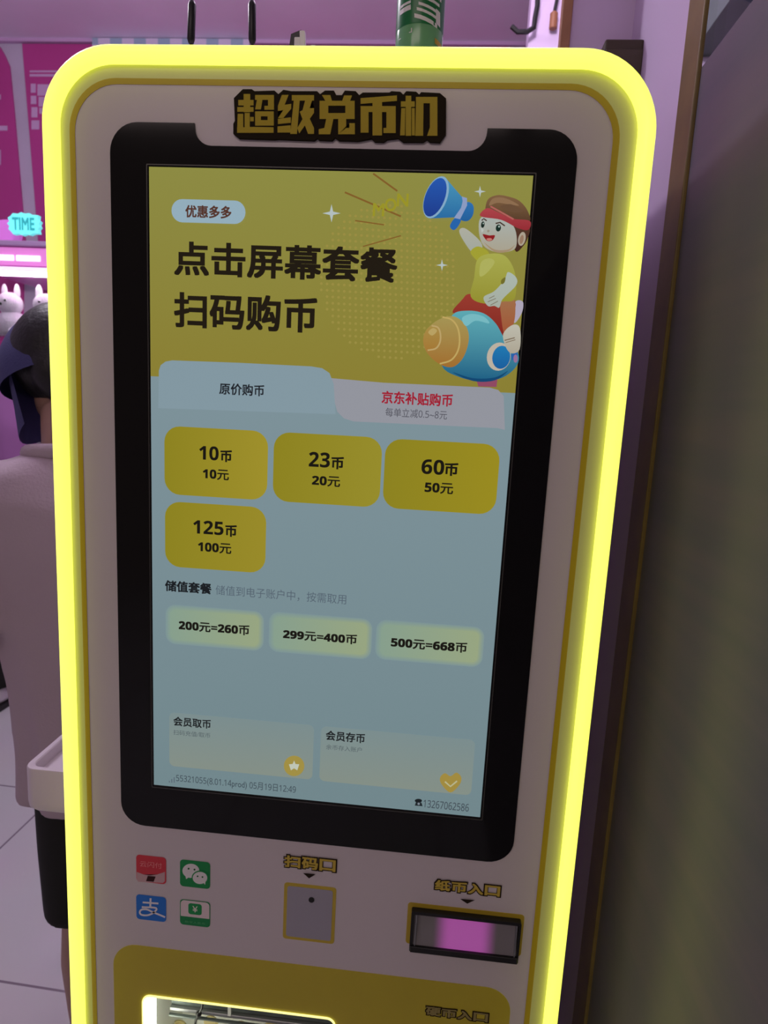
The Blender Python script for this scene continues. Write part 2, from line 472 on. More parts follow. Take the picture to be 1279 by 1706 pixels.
# price buttons
def button(tl, br, col, col2, rpx, texts, name='price_button'):
    q = Flat(YS-0.0010)
    if rpx == 18:                       # these three fade out at their edges
        for k in range(5):
            t = (k+1)/5; mixc = tuple((122, 145, 150)[i]*(1-t)+col[i]*t for i in range(3)); mix2 = tuple((122, 145, 150)[i]*(1-t)+col2[i]*t for i in range(3))
            q.rr((tl[0]+k*2, tl[1]+k*2), (br[0]-k*2, br[1]-k*2), rpx-k*2, mixc, grad=(mix2, 'h'))
    else: q.rr(tl, br, rpx, col, grad=(col2, 'h'))
    for t, a, b_, bo in texts: q.text(t, a, b_, (22, 20, 14), bold=bo)
    q.build(name, SCREEN, disp)
Y1, Y2 = (150, 138, 34), (140, 130, 30)
button((276, 709), (446, 833), Y2, (158, 143, 42), 27, [('10', (334, 742), (366, 767), .03), ('币', (369, 749), (388, 770), .034), ('10元', (340, 780), (383, 800), .018)])
button((458, 719), (632, 845), Y2, (150, 140, 42), 27, [('23', (516, 752), (550, 779), .03), ('币', (553, 760), (573, 782), .034), ('20元', (521, 791), (567, 811), .018)])
button((643, 730), (824, 857), Y2, (152, 138, 30), 27, [('60', (703, 764), (739, 791), .03), ('币', (741, 770), (762, 793), .034), ('50元', (708, 802), (754, 823), .018)])
button((277, 834), (443, 954), Y2, (152, 138, 40), 27, [('125', (324, 865), (374, 891), .03), ('币', (377, 873), (396, 894), .034), ('100元', (332, 901), (387, 922), .018)])
tx = Flat(YS-0.0008)
tx.text('储值套餐', (277, 965), (354, 989), (24, 28, 32), bold=0.030)
tx.text('储值到电子账户中，按需取用', (361, 973), (577, 1006), (84, 98, 110), bold=0.0)
tx.build('caption_text', SCREEN, disp)
G1, G2 = (134, 158, 140), (150, 164, 128)
button((278, 1005), (440, 1083), G1, G2, 18, [('200元=260币', (300, 1031), (417, 1057), .026)])
button((450, 1017), (618, 1097), G1, G2, 18, [('299元=400币', (473, 1046), (595, 1072), .026)])
button((628, 1030), (802, 1110), G1, G2, 18, [('500元=668币', (652, 1059), (777, 1086), .026)])
def card(tl, br, rpx, t1_, a, b_, t2_, a2, b2, icon):
    q = Flat(YS-0.0010); q.rr(tl, br, rpx, (131, 142, 133), grad=((122, 140, 141), 'v'))
    q.text(t1_, a, b_, (26, 30, 32), bold=0.024); q.text(t2_, a2, b2, (80, 92, 96), bold=0.0)
    icon(q); q.build('member_card', SCREEN, disp)
def star_icon(q):
    q.ell(491, 1273, 17, 17, (160, 142, 66))
    q.px([(491+(9 if k % 2 == 0 else 4)*math.sin(k*PI/5), 1273-(9 if k % 2 == 0 else 4)*math.cos(k*PI/5)) for k in range(10)], (190, 196, 180))
def heart_icon(q):
    q.px(spline([(750, 1290), (760, 1284), (768, 1292), (765, 1304), (750, 1317), (735, 1303), (733, 1292), (741, 1285)], 4), (160, 138, 62))
    q.stroke([(741, 1299), (750, 1307), (761, 1298)], 2.6, (182, 180, 140))
card((284, 1184), (521, 1296), 10, '会员取币', (291, 1191), (353, 1212), '扫码充值/取币', (291, 1213), (352, 1227), star_icon)
card((536, 1207), (784, 1322), 10, '会员存币', (544, 1214), (608, 1236), '余币存入账户', (544, 1237), (603, 1251), heart_icon)
tx = Flat(YS-0.0020)
for k in range(3): tx.px([(284+k*4, 1297-3*k), (285.6+k*4, 1297-3*k), (285.6+k*4, 1300), (284+k*4, 1300)], (88, 100, 112))
tx.text('55321055(8.01.14prod) 05月19日12:49', (296, 1286), (494, 1320), (62, 74, 82), bold=0.004)
tx.build('status_text', SCREEN, disp)
tx = Flat(YS-0.0020); tx.ell(697, 1330, 6, 3.2, (20, 26, 30)); tx.px([(693, 1332), (702, 1333), (704, 1339), (691, 1338)], (30, 38, 42)); tx.ell(697.5, 1335, 2, 2, (120, 130, 140))
tx.text('13267062586', (706, 1328), (780, 1348), (62, 72, 80), bold=0.004)
tx.build('phone_number', SCREEN, disp)
# the little picture in the banner: a child on a rocket calling through a loudhailer
il = Flat(YS-0.0040, step=0.00004)
def Q(pts): return [(680+x/4.491, 280+y/4.491) for x, y in pts]
def sp(pts, col, grad=None, n=5): il.px(Q(spline(pts, n)), col, grad)
def pg(pts, col, grad=None): il.px(Q(pts), col, grad)
def el(cx_, cy_, rx, ry, col, rot=0, grad=None): il.ell(680+cx_/4.491, 280+cy_/4.491, rx/4.491, ry/4.491, col, rot, grad=grad)
def st(pts, wd, col): il.stroke(Q(pts), wd/4.491, col)
# pale fin, flame, trousers and rocket
sp([(790, 1015), (850, 1008), (843, 1090), (786, 1165)], (172, 164, 182))
pg([(505, 1580), (665, 1560), (655, 1640), (520, 1636)], (142, 72, 98))
sp([(460, 950), (400, 995), (330, 1090), (480, 1100), (640, 1180), (700, 1260), (760, 1190), (792, 1000), (640, 990)], (128, 38, 30), grad=((152, 58, 46), 'v'))
sp([(690, 1005), (780, 985), (795, 1080), (775, 1190), (715, 1245), (690, 1120)], (160, 84, 52), grad=((158, 110, 74), 'v'))
sp([(330, 1105), (440, 1075), (560, 1095), (650, 1170), (715, 1280), (812, 1380), (806, 1480), (700, 1570), (540, 1596), (380, 1566), (250, 1480), (270, 1260)], (22, 92, 130), grad=((92, 168, 178), 'v'))
sp([(112, 1285), (150, 1200), (250, 1130), (350, 1120), (430, 1190), (450, 1290), (410, 1420), (330, 1492), (230, 1468), (140, 1385)], (160, 108, 44), grad=((164, 148, 84), 'v'))
st([(255, 1122), (320, 1140), (365, 1195), (382, 1280), (370, 1370), (320, 1440), (235, 1468)], 12, (190, 164, 96))
sp([(112, 1285), (140, 1210), (190, 1188), (235, 1225), (240, 1290), (215, 1350), (160, 1378), (125, 1345)], (164, 118, 50), grad=((166, 138, 70), 'v'))
st([(175, 1186), (222, 1200), (240, 1250), (236, 1310), (205, 1355), (145, 1368)], 12, (186, 160, 104))
el(672, 1415, 88, 105, (186, 176, 160), 12); el(690, 1420, 66, 86, (22, 92, 156), 10, grad=((30, 120, 176), 'v'))
pg([(760, 1400), (812, 1370), (806, 1450), (770, 1440)], (40, 96, 168)); el(796, 1430, 16, 30, (150, 110, 150))
sp([(705, 1245), (775, 1180), (828, 1205), (826, 1360), (765, 1390), (722, 1340)], (172, 164, 146), grad=((188, 186, 172), 'v'))
st([(715, 1295), (790, 1275)], 7, (110, 90, 70)); st([(722, 1312), (795, 1290)], 5, (120, 100, 80))
# torso and arms
sp([(380, 478), (430, 470), (540, 570), (540, 640), (480, 650), (400, 540)], (160, 166, 156), grad=((172, 172, 158), 'v'))
sp([(462, 640), (520, 600), (600, 650), (560, 740), (505, 700)], (160, 158, 50))
sp([(600, 655), (720, 672), (792, 800), (790, 985), (700, 1008), (560, 1022), (464, 970), (490, 830), (512, 700)], (146, 142, 46), grad=((166, 168, 78), 'v'))
sp([(715, 845), (740, 790), (800, 830), (798, 890), (700, 990), (675, 1052), (640, 1040), (590, 1040), (560, 975), (640, 930)], (164, 172, 160), grad=((170, 182, 172), 'v'))
for a, b_ in (((600, 985), (640, 965)), ((590, 1010), (650, 985)), ((610, 1035), (665, 1005))): st([a, b_], 5, (120, 110, 90))
# head
sp([(770, 430), (895, 455), (885, 540), (850, 600), (800, 640), (775, 560)], (62, 34, 26), grad=((84, 54, 40), 'v'))
sp([(548, 380), (524, 480), (555, 590), (640, 640), (740, 640), (800, 600), (790, 470), (700, 370)], (168, 160, 140), grad=((166, 176, 172), 'v'))
el(842, 545, 27, 52, (170, 158, 140), 12); el(840, 550, 14, 34, (150, 120, 98), 12)
sp([(575, 345), (590, 255), (660, 222), (740, 232), (820, 262), (880, 330), (898, 415), (760, 390), (640, 345)], (84, 58, 40), grad=((126, 94, 64), 'v'))
sp([(540, 350), (590, 318), (660, 345), (770, 395), (900, 412), (890, 478), (810, 465), (690, 405), (545, 382)], (146, 42, 50), grad=((170, 66, 72), 'v'))
st([(610, 305), (700, 355), (780, 400)], 12, (176, 96, 90))
el(553, 440, 13, 24, (22, 40, 34), 8); el(668, 465, 19, 26, (20, 44, 36), 8); el(673, 455, 6, 7, (170, 190, 180)); el(557, 432, 4, 6, (170, 190, 180))
st([(545, 410), (560, 396), (582, 412)], 9, (66, 44, 34)); st([(648, 432), (680, 424), (716, 450)], 10, (66, 44, 34))
sp([(592, 478), (604, 486), (594, 498), (584, 490)], (150, 140, 124), n=3)
sp([(552, 512), (600, 520), (642, 520), (624, 556), (585, 560)], (136, 26, 30)); sp([(580, 545), (610, 540), (622, 552), (596, 562)], (190, 120, 110), n=3)
sp([(600, 300), (625, 250), (690, 240), (760, 262), (820, 300), (740, 290), (660, 280)], (140, 108, 78)); sp([(680, 310), (760, 290), (850, 340), (780, 350)], (104, 76, 54))
sp([(400, 1130), (470, 1100), (560, 1120), (600, 1170), (500, 1150), (430, 1190)], (118, 184, 192)); sp([(330, 1530), (480, 1575), (640, 1570), (740, 1520), (640, 1592), (480, 1596)], (14, 70, 112))
sp([(150, 1235), (185, 1205), (215, 1225), (180, 1260)], (184, 160, 98)); sp([(540, 720), (600, 690), (640, 720), (580, 800), (530, 820)], (172, 174, 92)); sp([(690, 850), (720, 830), (712, 870), (690, 880)], (112, 108, 40))
sp([(560, 570), (640, 625), (740, 625), (790, 590), (740, 640), (640, 642)], (160, 138, 108)); sp([(540, 465), (560, 480), (545, 500)], (182, 188, 182), n=3)
# loudhailer
sp([(440, 275), (482, 300), (480, 370), (440, 415), (385, 400), (400, 330)], (34, 92, 150), grad=((44, 112, 176), 'v'))
sp([(345, 395), (392, 400), (372, 452), (338, 482), (310, 452)], (36, 98, 168))
pg([(272, 90), (405, 245), (400, 320), (345, 388), (160, 396)], (38, 104, 160), grad=((72, 148, 184), 'v'))
pg([(398, 234), (436, 246), (437, 300), (385, 402), (340, 392), (392, 318), (404, 270)], (138, 154, 192))
el(207, 240, 82, 163, (130, 168, 196), 21); el(200, 240, 72, 150, (28, 58, 138), 21, grad=((36, 86, 172), 'v'))
il.build('banner_picture', SCREEN, disp)

# ---------------- title sign on the kiosk
ttl = prism('title_sign', [P(360+x/3.045, 130+y/3.045) for x, y in [
    (95, 110), (140, 65), (185, 65), (200, 75), (300, 72), (320, 90), (345, 68), (385, 75), (515, 75), (530, 90), (555, 72), (600, 72), (612, 95),
    (640, 95), (655, 72), (710, 75), (728, 95), (745, 82), (880, 82), (890, 75), (935, 78), (950, 92), (965, 75), (1015, 78), (1030, 92), (1040, 80),
    (1135, 85), (1166, 112), (1165, 290), (1135, 333), (1085, 331), (1070, 318), (1050, 331), (950, 331), (925, 312), (870, 318), (850, 331),
    (805, 329), (790, 313), (720, 326), (625, 323), (605, 308), (590, 323), (525, 321), (515, 312), (500, 323), (390, 319), (320, 316), (300, 318), (120, 312), (92, 290), (92, 240), (100, 225)]],
    -0.0035, 0.0, dark_letter, kiosk)
tf = Flat(-0.0038, step=0.00001, conv=lambda c: c)
YL = (.62, .49, .05)
def T(*pts): tf.px([(360+x/3.045, 130+y/3.045) for x, y in pts], YL)
def B(x0, y0, x1, y1): T((x0, y0), (x1, y0), (x1, y1), (x0, y1))
# chao
B(118, 120, 195, 148); B(145, 90, 178, 182); B(113, 156, 195, 180); B(150, 186, 176, 262); T((115, 190), (143, 190), (143, 286), (112, 286)); B(178, 206, 196, 228)
T((112, 258), (150, 258), (190, 256), (296, 258), (296, 286), (112, 286)); B(203, 95, 298, 120); T((212, 120), (240, 120), (232, 168), (203, 168)); T((268, 120), (298, 120), (298, 170), (250, 170), (250, 150), (268, 150))
B(203, 178, 232, 250); B(266, 178, 297, 250); B(203, 178, 297, 203); B(203, 222, 297, 250)
# ji
T((338, 95), (372, 95), (352, 145), (318, 160), (318, 150)); T((318, 150), (385, 140), (385, 165), (345, 212), (318, 212), (345, 172), (318, 176)); T((318, 216), (383, 208), (383, 236), (318, 242)); T((316, 254), (382, 248), (382, 285), (316, 285))
B(388, 96, 500, 124); T((398, 124), (428, 124), (414, 292), (380, 292)); T((455, 124), (490, 124), (478, 162), (500, 162), (500, 186), (425, 290), (416, 262), (455, 195), (440, 180)); T((428, 180), (455, 165), (500, 262), (500, 292), (470, 292))
# dui
T((540, 96), (582, 96), (592, 130), (560, 130)); T((652, 98), (692, 98), (680, 130), (640, 130)); B(528, 125, 572, 215); B(658, 125, 705, 215); B(528, 125, 705, 150); B(528, 187, 705, 217)
T((562, 215), (598, 215), (582, 294), (524, 294), (524, 268), (552, 262)); T((622, 215), (662, 215), (662, 262), (678, 262), (678, 238), (706, 238), (706, 294), (622, 294))
# bi
T((735, 112), (918, 98), (918, 126), (735, 141)); B(735, 152, 912, 182); B(735, 182, 775, 286); B(795, 125, 843, 300); T((865, 182), (912, 182), (912, 288), (850, 288), (850, 262), (865, 262))
# ji (machine)
B(938, 128, 1008, 156); B(962, 100, 990, 302); T((940, 162), (960, 162), (958, 300), (934, 300)); B(993, 162, 1008, 300); B(1014, 106, 1122, 138); T((1014, 138), (1052, 138), (1050, 302), (1010, 302)); T((1084, 138), (1122, 138), (1122, 302), (1070, 302), (1084, 260))
tf.build('title_lettering', PRINT, ttl)

# ---------------- printed slot captions: dark outline, yellow letters, a small pointer
def caption(t, tl, br, tri, yel=(.72, .55, .09)):
    q = Flat(-0.0011, step=0.0002, conv=lambda c: c)
    (x0, z1), (x1, z0) = P(*tl), P(*br); e = 0.0016
    n = len(t)
    for i, ch in enumerate(t):
        cw = (x1-x0)/n; a, b_ = x0+i*cw+cw*.04, x0+(i+1)*cw-cw*.04
        q.text(ch, None, None, (.03, .018, .008), bold=0.080, xz=(a-e, b_+e, z0-e, z1+e)); q.k -= 1
    q.k += 1
    for i, ch in enumerate(t):
        cw = (x1-x0)/n; a, b_ = x0+i*cw+cw*.04, x0+(i+1)*cw-cw*.04
        q.text(ch, None, None, yel, bold=0.036, xz=(a, b_, z0, z1)); q.k -= 1
    q.k += 1
    if tri: q.px(tri, (.03, .02, .012))
    return q.build('slot_caption', PRINT, kiosk)
caption('扫码口', (473, 1423), (560, 1452), [(505, 1453), (526, 1455), (515, 1462)])
caption('纸币入口', (724, 1464), (833, 1493), [(766, 1496), (791, 1498), (778, 1504)])

# ---------------- scanner window
(sx0, sz1), (sx1, sz0) = P(479, 1475), P(551, 1567)
scn = prism('scanner_border', rrect(sx0-.0042, sx1+.0042, sz0-.0042, sz1+.0042, .004, 4), -0.0005, 0.0, mat('scanner_yellow', linear=(.70, .54, .05), rough=.5), kiosk)
sw = prism('scanner_window', rrect(sx0, sx1, sz0, sz1, .003, 4), -0.0009, -0.0004, mat('scanner_grey', linear=(.46, .45, .50), rough=0.18), kiosk)
bm = bmesh.new(); cxs, czs = P(519, 1498); add_tube(bm, [(cxs, -0.0018, czs), (cxs, -0.0006, czs)], 0.0036, 16); bm_obj('scanner_lens', bm, black_plastic, sw)

# ---------------- payment icons
def icon(tl, br, col, drawer, rpx=7):
    q = Flat(-0.0005, step=0.00012, conv=lambda c: tuple(min(1.0, x*4.6) for x in lin(c)))
    q.rr(tl, br, rpx, col); drawer(q, tl, br); return q.build('payment_icon', PRINT, kiosk)
def I(x, y): return (200+x/3.553, 1400+y/3.553)
def ic_red(q, tl, br):
    q.px([I(*p) for p in [(100, 185), (140, 200), (180, 206), (220, 200), (266, 185), (266, 240), (255, 250), (110, 243), (100, 232)]], (112, 92, 92))
    q.px([I(165, 208), I(212, 212), I(200, 243), I(155, 239)], (30, 14, 14))
    q.text('云闪付', I(118, 118), I(250, 166), (140, 80, 80), bold=0.0)
def ic_wechat(q, tl, br):
    def bub(cx_, cy_, rx, ry, tail):
        q.px([I(*p) for p in tail], (130, 138, 125)); c_ = I(cx_, cy_); q.ell(c_[0], c_[1], rx/3.553, ry/3.553, (130, 138, 125))
    bub(420, 178, 50, 42, [(385, 200), (410, 215), (392, 228)])
    for e_ in ((407, 165), (442, 170)): c_ = I(*e_); q.ell(*c_, 1.6, 1.6, (20, 60, 30))
    c_ = I(475, 218); q.ell(*c_, 14, 12, (22, 84, 45))
    bub(475, 218, 43, 36, [(490, 240), (508, 235), (505, 260)])
    for e_ in ((461, 208), (490, 212)): c_ = I(*e_); q.ell(*c_, 1.4, 1.4, (20, 60, 30))
def ic_blue(q, tl, br):
    S = (135, 150, 165)
    q.stroke([I(135, 365), I(228, 372)], 3.0, S); q.stroke([I(182, 340), I(180, 395)], 3.2, S)
    q.stroke([I(130, 392), I(215, 398), I(200, 425), I(165, 440), I(130, 438), I(118, 424), I(128, 408), I(160, 406), I(200, 424), I(240, 440), I(268, 452)], 3.0, S)
def ic_cny(q, tl, br):
    (x0, z1), (x1, z0) = P(*tl), P(*br)
    zc = z0+(z1-z0)*.34
    q.poly(rrect(x0+.001, x1-.001, zc, z1-.001, [.0005, .0005, .005, .005], 5), (128, 120, 118))
    q.rr(I(405, 368), I(484, 442), 5, (22, 84, 45)); q.text('¥', I(430, 385), I(460, 425), (128, 128, 118), bold=0.01)
    q.text('数字人民币', I(385, 470), I(505, 498), (50, 100, 66), bold=0.0)
icon((227, 1423), (277, 1473), (118, 36, 42), ic_red); icon((300, 1431), (350, 1481), (20, 80, 42), ic_wechat)
icon((227, 1489), (277, 1536), (26, 66, 116), ic_blue); icon((300, 1497), (350, 1545), (22, 78, 44), ic_cny)

# ---------------- banknote acceptor with its purple light
(ax0, az1), (ax1, az0) = P(686, 1510), P(861, 1597)
prism('acceptor_border', rrect(ax0-.005, ax1+.004, az0+.004, az1+.0055, .004, 4), -0.0005, 0.0, mat('acceptor_yellow', linear=(.60, .44, .03), rough=.5), kiosk)
acc = prism('banknote_acceptor', rrect(ax0, ax1, az0, az1, .002, 3), -0.008, -0.0004, black_plastic, kiosk,
            holes=[rrect(ax0+.004, ax1-.003, az0+.009, az1-.004, .0015, 3)])
def glow_mat():
    M = bpy.data.materials.new('purple_lit_acrylic'); M.use_nodes = True; nt = M.node_tree; b = nt.nodes['Principled BSDF']
    b.inputs['Base Color'].default_value = (.30, .29, .28, 1); b.inputs['Roughness'].default_value = 0.25
    tc = nt.nodes.new('ShaderNodeTexCoord'); sep = nt.nodes.new('ShaderNodeSeparateXYZ'); nt.links.new(tc.outputs['Object'], sep.inputs[0])
    ab = nt.nodes.new('ShaderNodeMath'); ab.operation = 'ABSOLUTE'; nt.links.new(sep.outputs['X'], ab.inputs[0])
    mr = nt.nodes.new('ShaderNodeMapRange'); mr.interpolation_type = 'SMOOTHSTEP'
    mr.inputs['From Min'].default_value = 0.018; mr.inputs['From Max'].default_value = 0.040
    mr.inputs['To Min'].default_value = 1.0; mr.inputs['To Max'].default_value = 0.0
    nt.links.new(ab.outputs[0], mr.inputs['Value'])
    b.inputs['Emission Color'].default_value = (.30, .035, .26, 1)
    ml = nt.nodes.new('ShaderNodeMath'); ml.operation = 'MULTIPLY'; ml.inputs[1].default_value = 0.85
    nt.links.new(mr.outputs[0], ml.inputs[0]); nt.links.new(ml.outputs[0], b.inputs['Emission Strength'])
    return M
bm = bmesh.new()
gx0, gx1, gz0, gz1 = ax0+.004, ax1-.003, az0+.009, az1-.004
N = 8; rows = []
for k in range(N+1):
    t = k/N; rows.append([bm.verts.new((x, -0.0012-0.0055*(1-math.sin(t*PI*.5)), gz0+(gz1-gz0)*t)) for x in (gx0, gx0+(gx1-gx0)*.5, gx1)])
for a, b_ in zip(rows, rows[1:]):
    for k in range(2): bm.faces.new((a[k], a[k+1], b_[k+1], b_[k]))
tag(bm_obj('lit_window', bm, glow_mat(), acc, smooth=True), 'grey acrylic window glowing purple in its middle')
for x in (gx0+.0022, gx1-.0022):
    bm = bmesh.new(); add_box(bm, x-.0007, x+.0007, -.0085, -.0012, gz0, gz1); bm_obj('guide_rail', bm, grey_metal, acc)
bm = bmesh.new(); add_box(bm, ax0+.001, ax1-.001, -0.0105, -0.007, az0+.001, az0+.009, bev=.001); bm_obj('lip', bm, black_plastic, acc)

# ---------------- yellow lower panel with the lit coin tray window
prism('lower_panel', rrect(-0.0577, 0.4555, 0.30, 0.7987, 0.032, 8), -0.0007, 0.0, yellow_panel, kiosk, holes=[WIN])
caption('硬币入口', (709, 1675), (813, 1702), None, yel=(.40, .34, .12))
def inset(o): return rrect(-0.0175-o, 0.236+o, 0.52-o, 0.7255+o, 0.010+o, 6)
liner = mat('tray_white', linear=(.80, .82, .76), rough=0.4)
bm = bmesh.new(); add_loft(bm, [[(x, 0.0, z) for x, z in inset(0)], [(x, 0.13, z) for x, z in inset(0)]], cap=False)
bm.faces.new([bm.verts.new((x, 0.13, z)) for x, z in inset(0)])
ct = bm_obj('coin_tray_recess', bm, liner, kiosk)
led = mat('white_led', linear=(.9, .9, .9), emit=(1.0, 1.0, .82), es=9.0)
ledy = mat('yellow_led', linear=(.9, .9, .5), emit=(1.0, 0.95, .32), es=1.2)
bm = bmesh.new(); add_box(bm, -0.0172, -0.0050, 0.001, 0.012, 0.53, 0.716, bev=.003); bm_obj('led_strip', bm, led, ct)
prism('led_edge', inset(0.0016), -0.0022, -0.0007, ledy, ct, holes=[inset(-0.0004)])
steel_d = mat('steel_dark', linear=(.13, .16, .15), rough=.4, metal=.3, vary=.25, scale=30)
bm = bmesh.new(); add_box(bm, -0.004, 0.232, 0.055, 0.060, 0.6545, 0.715, bev=.001); bm_obj('dark_flap', bm, steel_d, ct)
bm = bmesh.new(); add_box(bm, -0.004, 0.232, 0.050, 0.058, 0.6490, 0.6540, bev=.001); bm_obj('metal_rail', bm, grey_metal, ct)
bm = bmesh.new(); add_box(bm, -0.004, 0.232, 0.046, 0.050, 0.6440, 0.6465, bev=.0005); bm_obj('metal_rail', bm, steel_d, ct)
def W(u, v, y): x, z = P(u, v, y); return (x, y, z)
bm = bmesh.new(); add_tube(bm, [W(338, 1668, .040), W(336, 1680, .040), W(331, 1689, .042), W(326, 1700, .046), W(323, 1715, .05), W(322, 1740, .05)], 0.0016, 8)
add_ball(bm, W(331, 1689, .042), 0.0042, 10); bm_obj('tray_cable', bm, black_plastic, ct, smooth=True)
bm = bmesh.new(); q0, q1 = W(380, 1676, .045), W(385, 1691, .045); add_box(bm, q0[0], q1[0], .043, .049, q1[2], .70); bm_obj('tray_pin', bm, liner, ct)
pz_ = mat('coin_brass', linear=(.55, .46, .22), rough=.35, metal=.6)
for k, (u, v) in enumerate(((268, 1703), (300, 1709), (352, 1702), (402, 1711), (452, 1712))):
    x, y, z = W(u, v, .10); bm = bmesh.new(); add_tube(bm, [(x, .098, z), (x, .100, z)], .011, 20); add_tube(bm, [(x, .0972, z), (x, .098, z)], .008, 20); bm_obj('brass_disc', bm, pz_, ct, smooth=True)

# ---------------- side tray on the kiosk's left flank
tray_m = mat('tray_pinkish_white', linear=(.78, .70, .76), rough=0.35)
def trayring(o, x0=-0.207, x1=-0.1125, y0=0.048, y1=0.235): return rrect(x0+o, x1, y0+o, y1-o, [0.016-o*.5, 0.001, 0.001, 0.016-o*.5], 6)
bm = bmesh.new()
add_loft(bm, [[(x, y, z) for x, y in trayring(o)] for o, z in ((.006, .936), (.001, .942), (0, .95), (0, .998), (.001, 1.0), (.0075, 1.0), (.009, .9985), (.010, .984))], cap=True)
bm_obj('side_tray', bm, tray_m, kiosk, smooth=True)
# ---------------- two whip antennas on the kiosk's top
for k, u in enumerate((320, 420)):
    y = 0.10
    a = P(u-(2 if k == 0 else 0), 72, y); t_ = P(u, 2, y); q = P(u+(1 if k == 0 else 0), -60, y)
    bm = bmesh.new()
    add_tube(bm, [(a[0], y, 1.848), (a[0], y, a[1]-.001), (a[0], y, a[1]), (a[0], y, a[1]+.004), (t_[0], y, t_[1]-.004), (t_[0], y, t_[1]), (t_[0], y, t_[1]+.001), (q[0], y, q[1]+.08)],
             [.0016, .0016, .003, .0044, .0046, .003, .0013, .0010], 12)
    bm_obj('antenna', bm, black_plastic, kiosk, smooth=True)

# ================================================================== THINGS ON AND AROUND THE KIOSK
# green bottle on the kiosk's top
by = 0.075; bxl, bxr = P(658, 70, by)[0], P(738, 70, by)[0]; br2 = (bxr-bxl)/2*0.985; bcx = (bxl+bxr)/2
zl = P(698, 62, by)[1]
bottle = thing('green_bottle', (bcx, by, 1.852), 'small green bottle with white lettering standing on top of the kiosk', 'bottle')
bm = bmesh.new(); add_lathe(bm, bcx, by, [(br2*.7, 1.8525), (br2*.9, 1.855), (br2, 1.862), (br2, zl), (br2*.995, zl+.002), (br2*.995, zl+.088), (br2*.8, zl+.105), (br2*.42, zl+.122), (br2*.40, zl+.135)])
bm_obj('bottle_body', bm, mat('pale_green_plastic', linear=(.16, .42, .20), rough=0.15), bottle, smooth=True)
bm = bmesh.new(); add_lathe(bm, bcx, by, [(br2*1.004, zl), (br2*1.012, zl+.001), (br2*1.012, zl+.086), (br2*1.004, zl+.087)], cap=False)
lb = bm_obj('label', bm, mat('green_label', linear=(.008, .17, .05), rough=0.3), bottle, smooth=True)
bm = bmesh.new(); add_lathe(bm, bcx, by, [(br2*.44, zl+.132), (br2*.46, zl+.134), (br2*.46, zl+.146), (br2*.42, zl+.148)]); bm_obj('cap', bm, mat('green_cap', linear=(.02, .25, .06), rough=.35), bottle, smooth=True)
def on_bottle(name, shapes, m_, rr_):
    """shapes: list of polys in (pixel) placed on the bottle's curved front"""
    vs = []; fs = []
    for poly in shapes:
        b0 = len(vs)
        for u, v in poly:
            x, z = P(u, v, by-br2)
            dx = max(-0.98, min(0.98, (x-bcx)/rr_)); vs.append((bcx+dx*rr_, by-rr_*math.sqrt(1-dx*dx), z))
        fs.append(list(range(b0, len(vs))))
    return link_mesh(name, vs, fs, m_, lb)
def quad(u0, v0, u1, v1, sk=0.0, n=4): return [[(u0+(u1-u0)*k/n, v0+sk*k/n), (u0+(u1-u0)*(k+1)/n, v0+sk*(k+1)/n), (u0+(u1-u0)*(k+1)/n, v1+sk*(k+1)/n), (u0+(u1-u0)*k/n, v1+sk*k/n)] for k in range(n)]
wm = mat('label_white', linear=(.80, .78, .80), rough=.4)
S_ = []
# lower part of the large slanted characters
S_ += quad(690, 22, 728, 29, 11); S_ += quad(694, 12, 727, 17, 9); S_ += quad(697, 3, 728, 8, 8); S_ += quad(726, 8, 733, 32, 3); S_ += quad(700, -8, 732, -3, 6); S_ += quad(703, -20, 735, -13, 6); S_ += quad(714, -30, 719, 0, 1)
on_bottle('label_lettering', S_, wm, br2*1.02)
S_ = []
for r_, v in enumerate((1, 8, 12)): S_ += quad(665, v, 684, v+4.5, -2, 3)
S_ += quad(681, 52, 686, 53.5, 0, 1); S_ += quad(684.5, 46, 686, 53, 0, 1); S_ += quad(663, 57, 667, 58.5, 0, 1)
on_bottle('label_small_print', S_, wm, br2*1.02)
on_bottle('label_mark', quad(724, 57, 735, 66, 3, 3), mat('label_gold', linear=(.55, .36, .04), rough=.4), br2*1.02)

# small black clip with two white tabs
cy_ = 0.06; clip = thing('clip', (0.148, cy_, 1.852), 'small black clip with two white tabs lying on the kiosk top', 'clip')
def tabbox(u0, v0, u1, v1, y0, y1, m_, name, lean=0.0):
    (x0, z1) = P(u0, v0, y0); (x1, z0) = P(u1, v1, y0)
    bm = bmesh.new(); add_box(bm, x0, x1, y0, y1, 1.8525, z1, bev=.001)
    for v in bm.verts: v.co.x += lean*(v.co.z-1.86)
    return bm_obj(name, bm, m_, clip)
tabbox(490, 61, 500, 80, 0.05, 0.056, wm, 'white_tab'); tabbox(502, 50, 510, 80, 0.05, 0.056, wm, 'white_tab', -0.06)
tabbox(517, 74, 525, 80, 0.05, 0.056, wm, 'white_tab')
bm = bmesh.new(); a = P(476, 76, .062); b_ = P(503, 53, .062); c_ = P(486, 60, .062); e_ = P(504, 76, .062)
for yy in (.058, .075): pass
add_loft(bm, [[(a[0], yy, 1.8525), (c_[0], yy, c_[1]), (b_[0], yy, b_[1]), (e_[0], yy, 1.8525)] for yy in (.058, .075)]); bm_obj('clip_body', bm, black_plastic, clip)

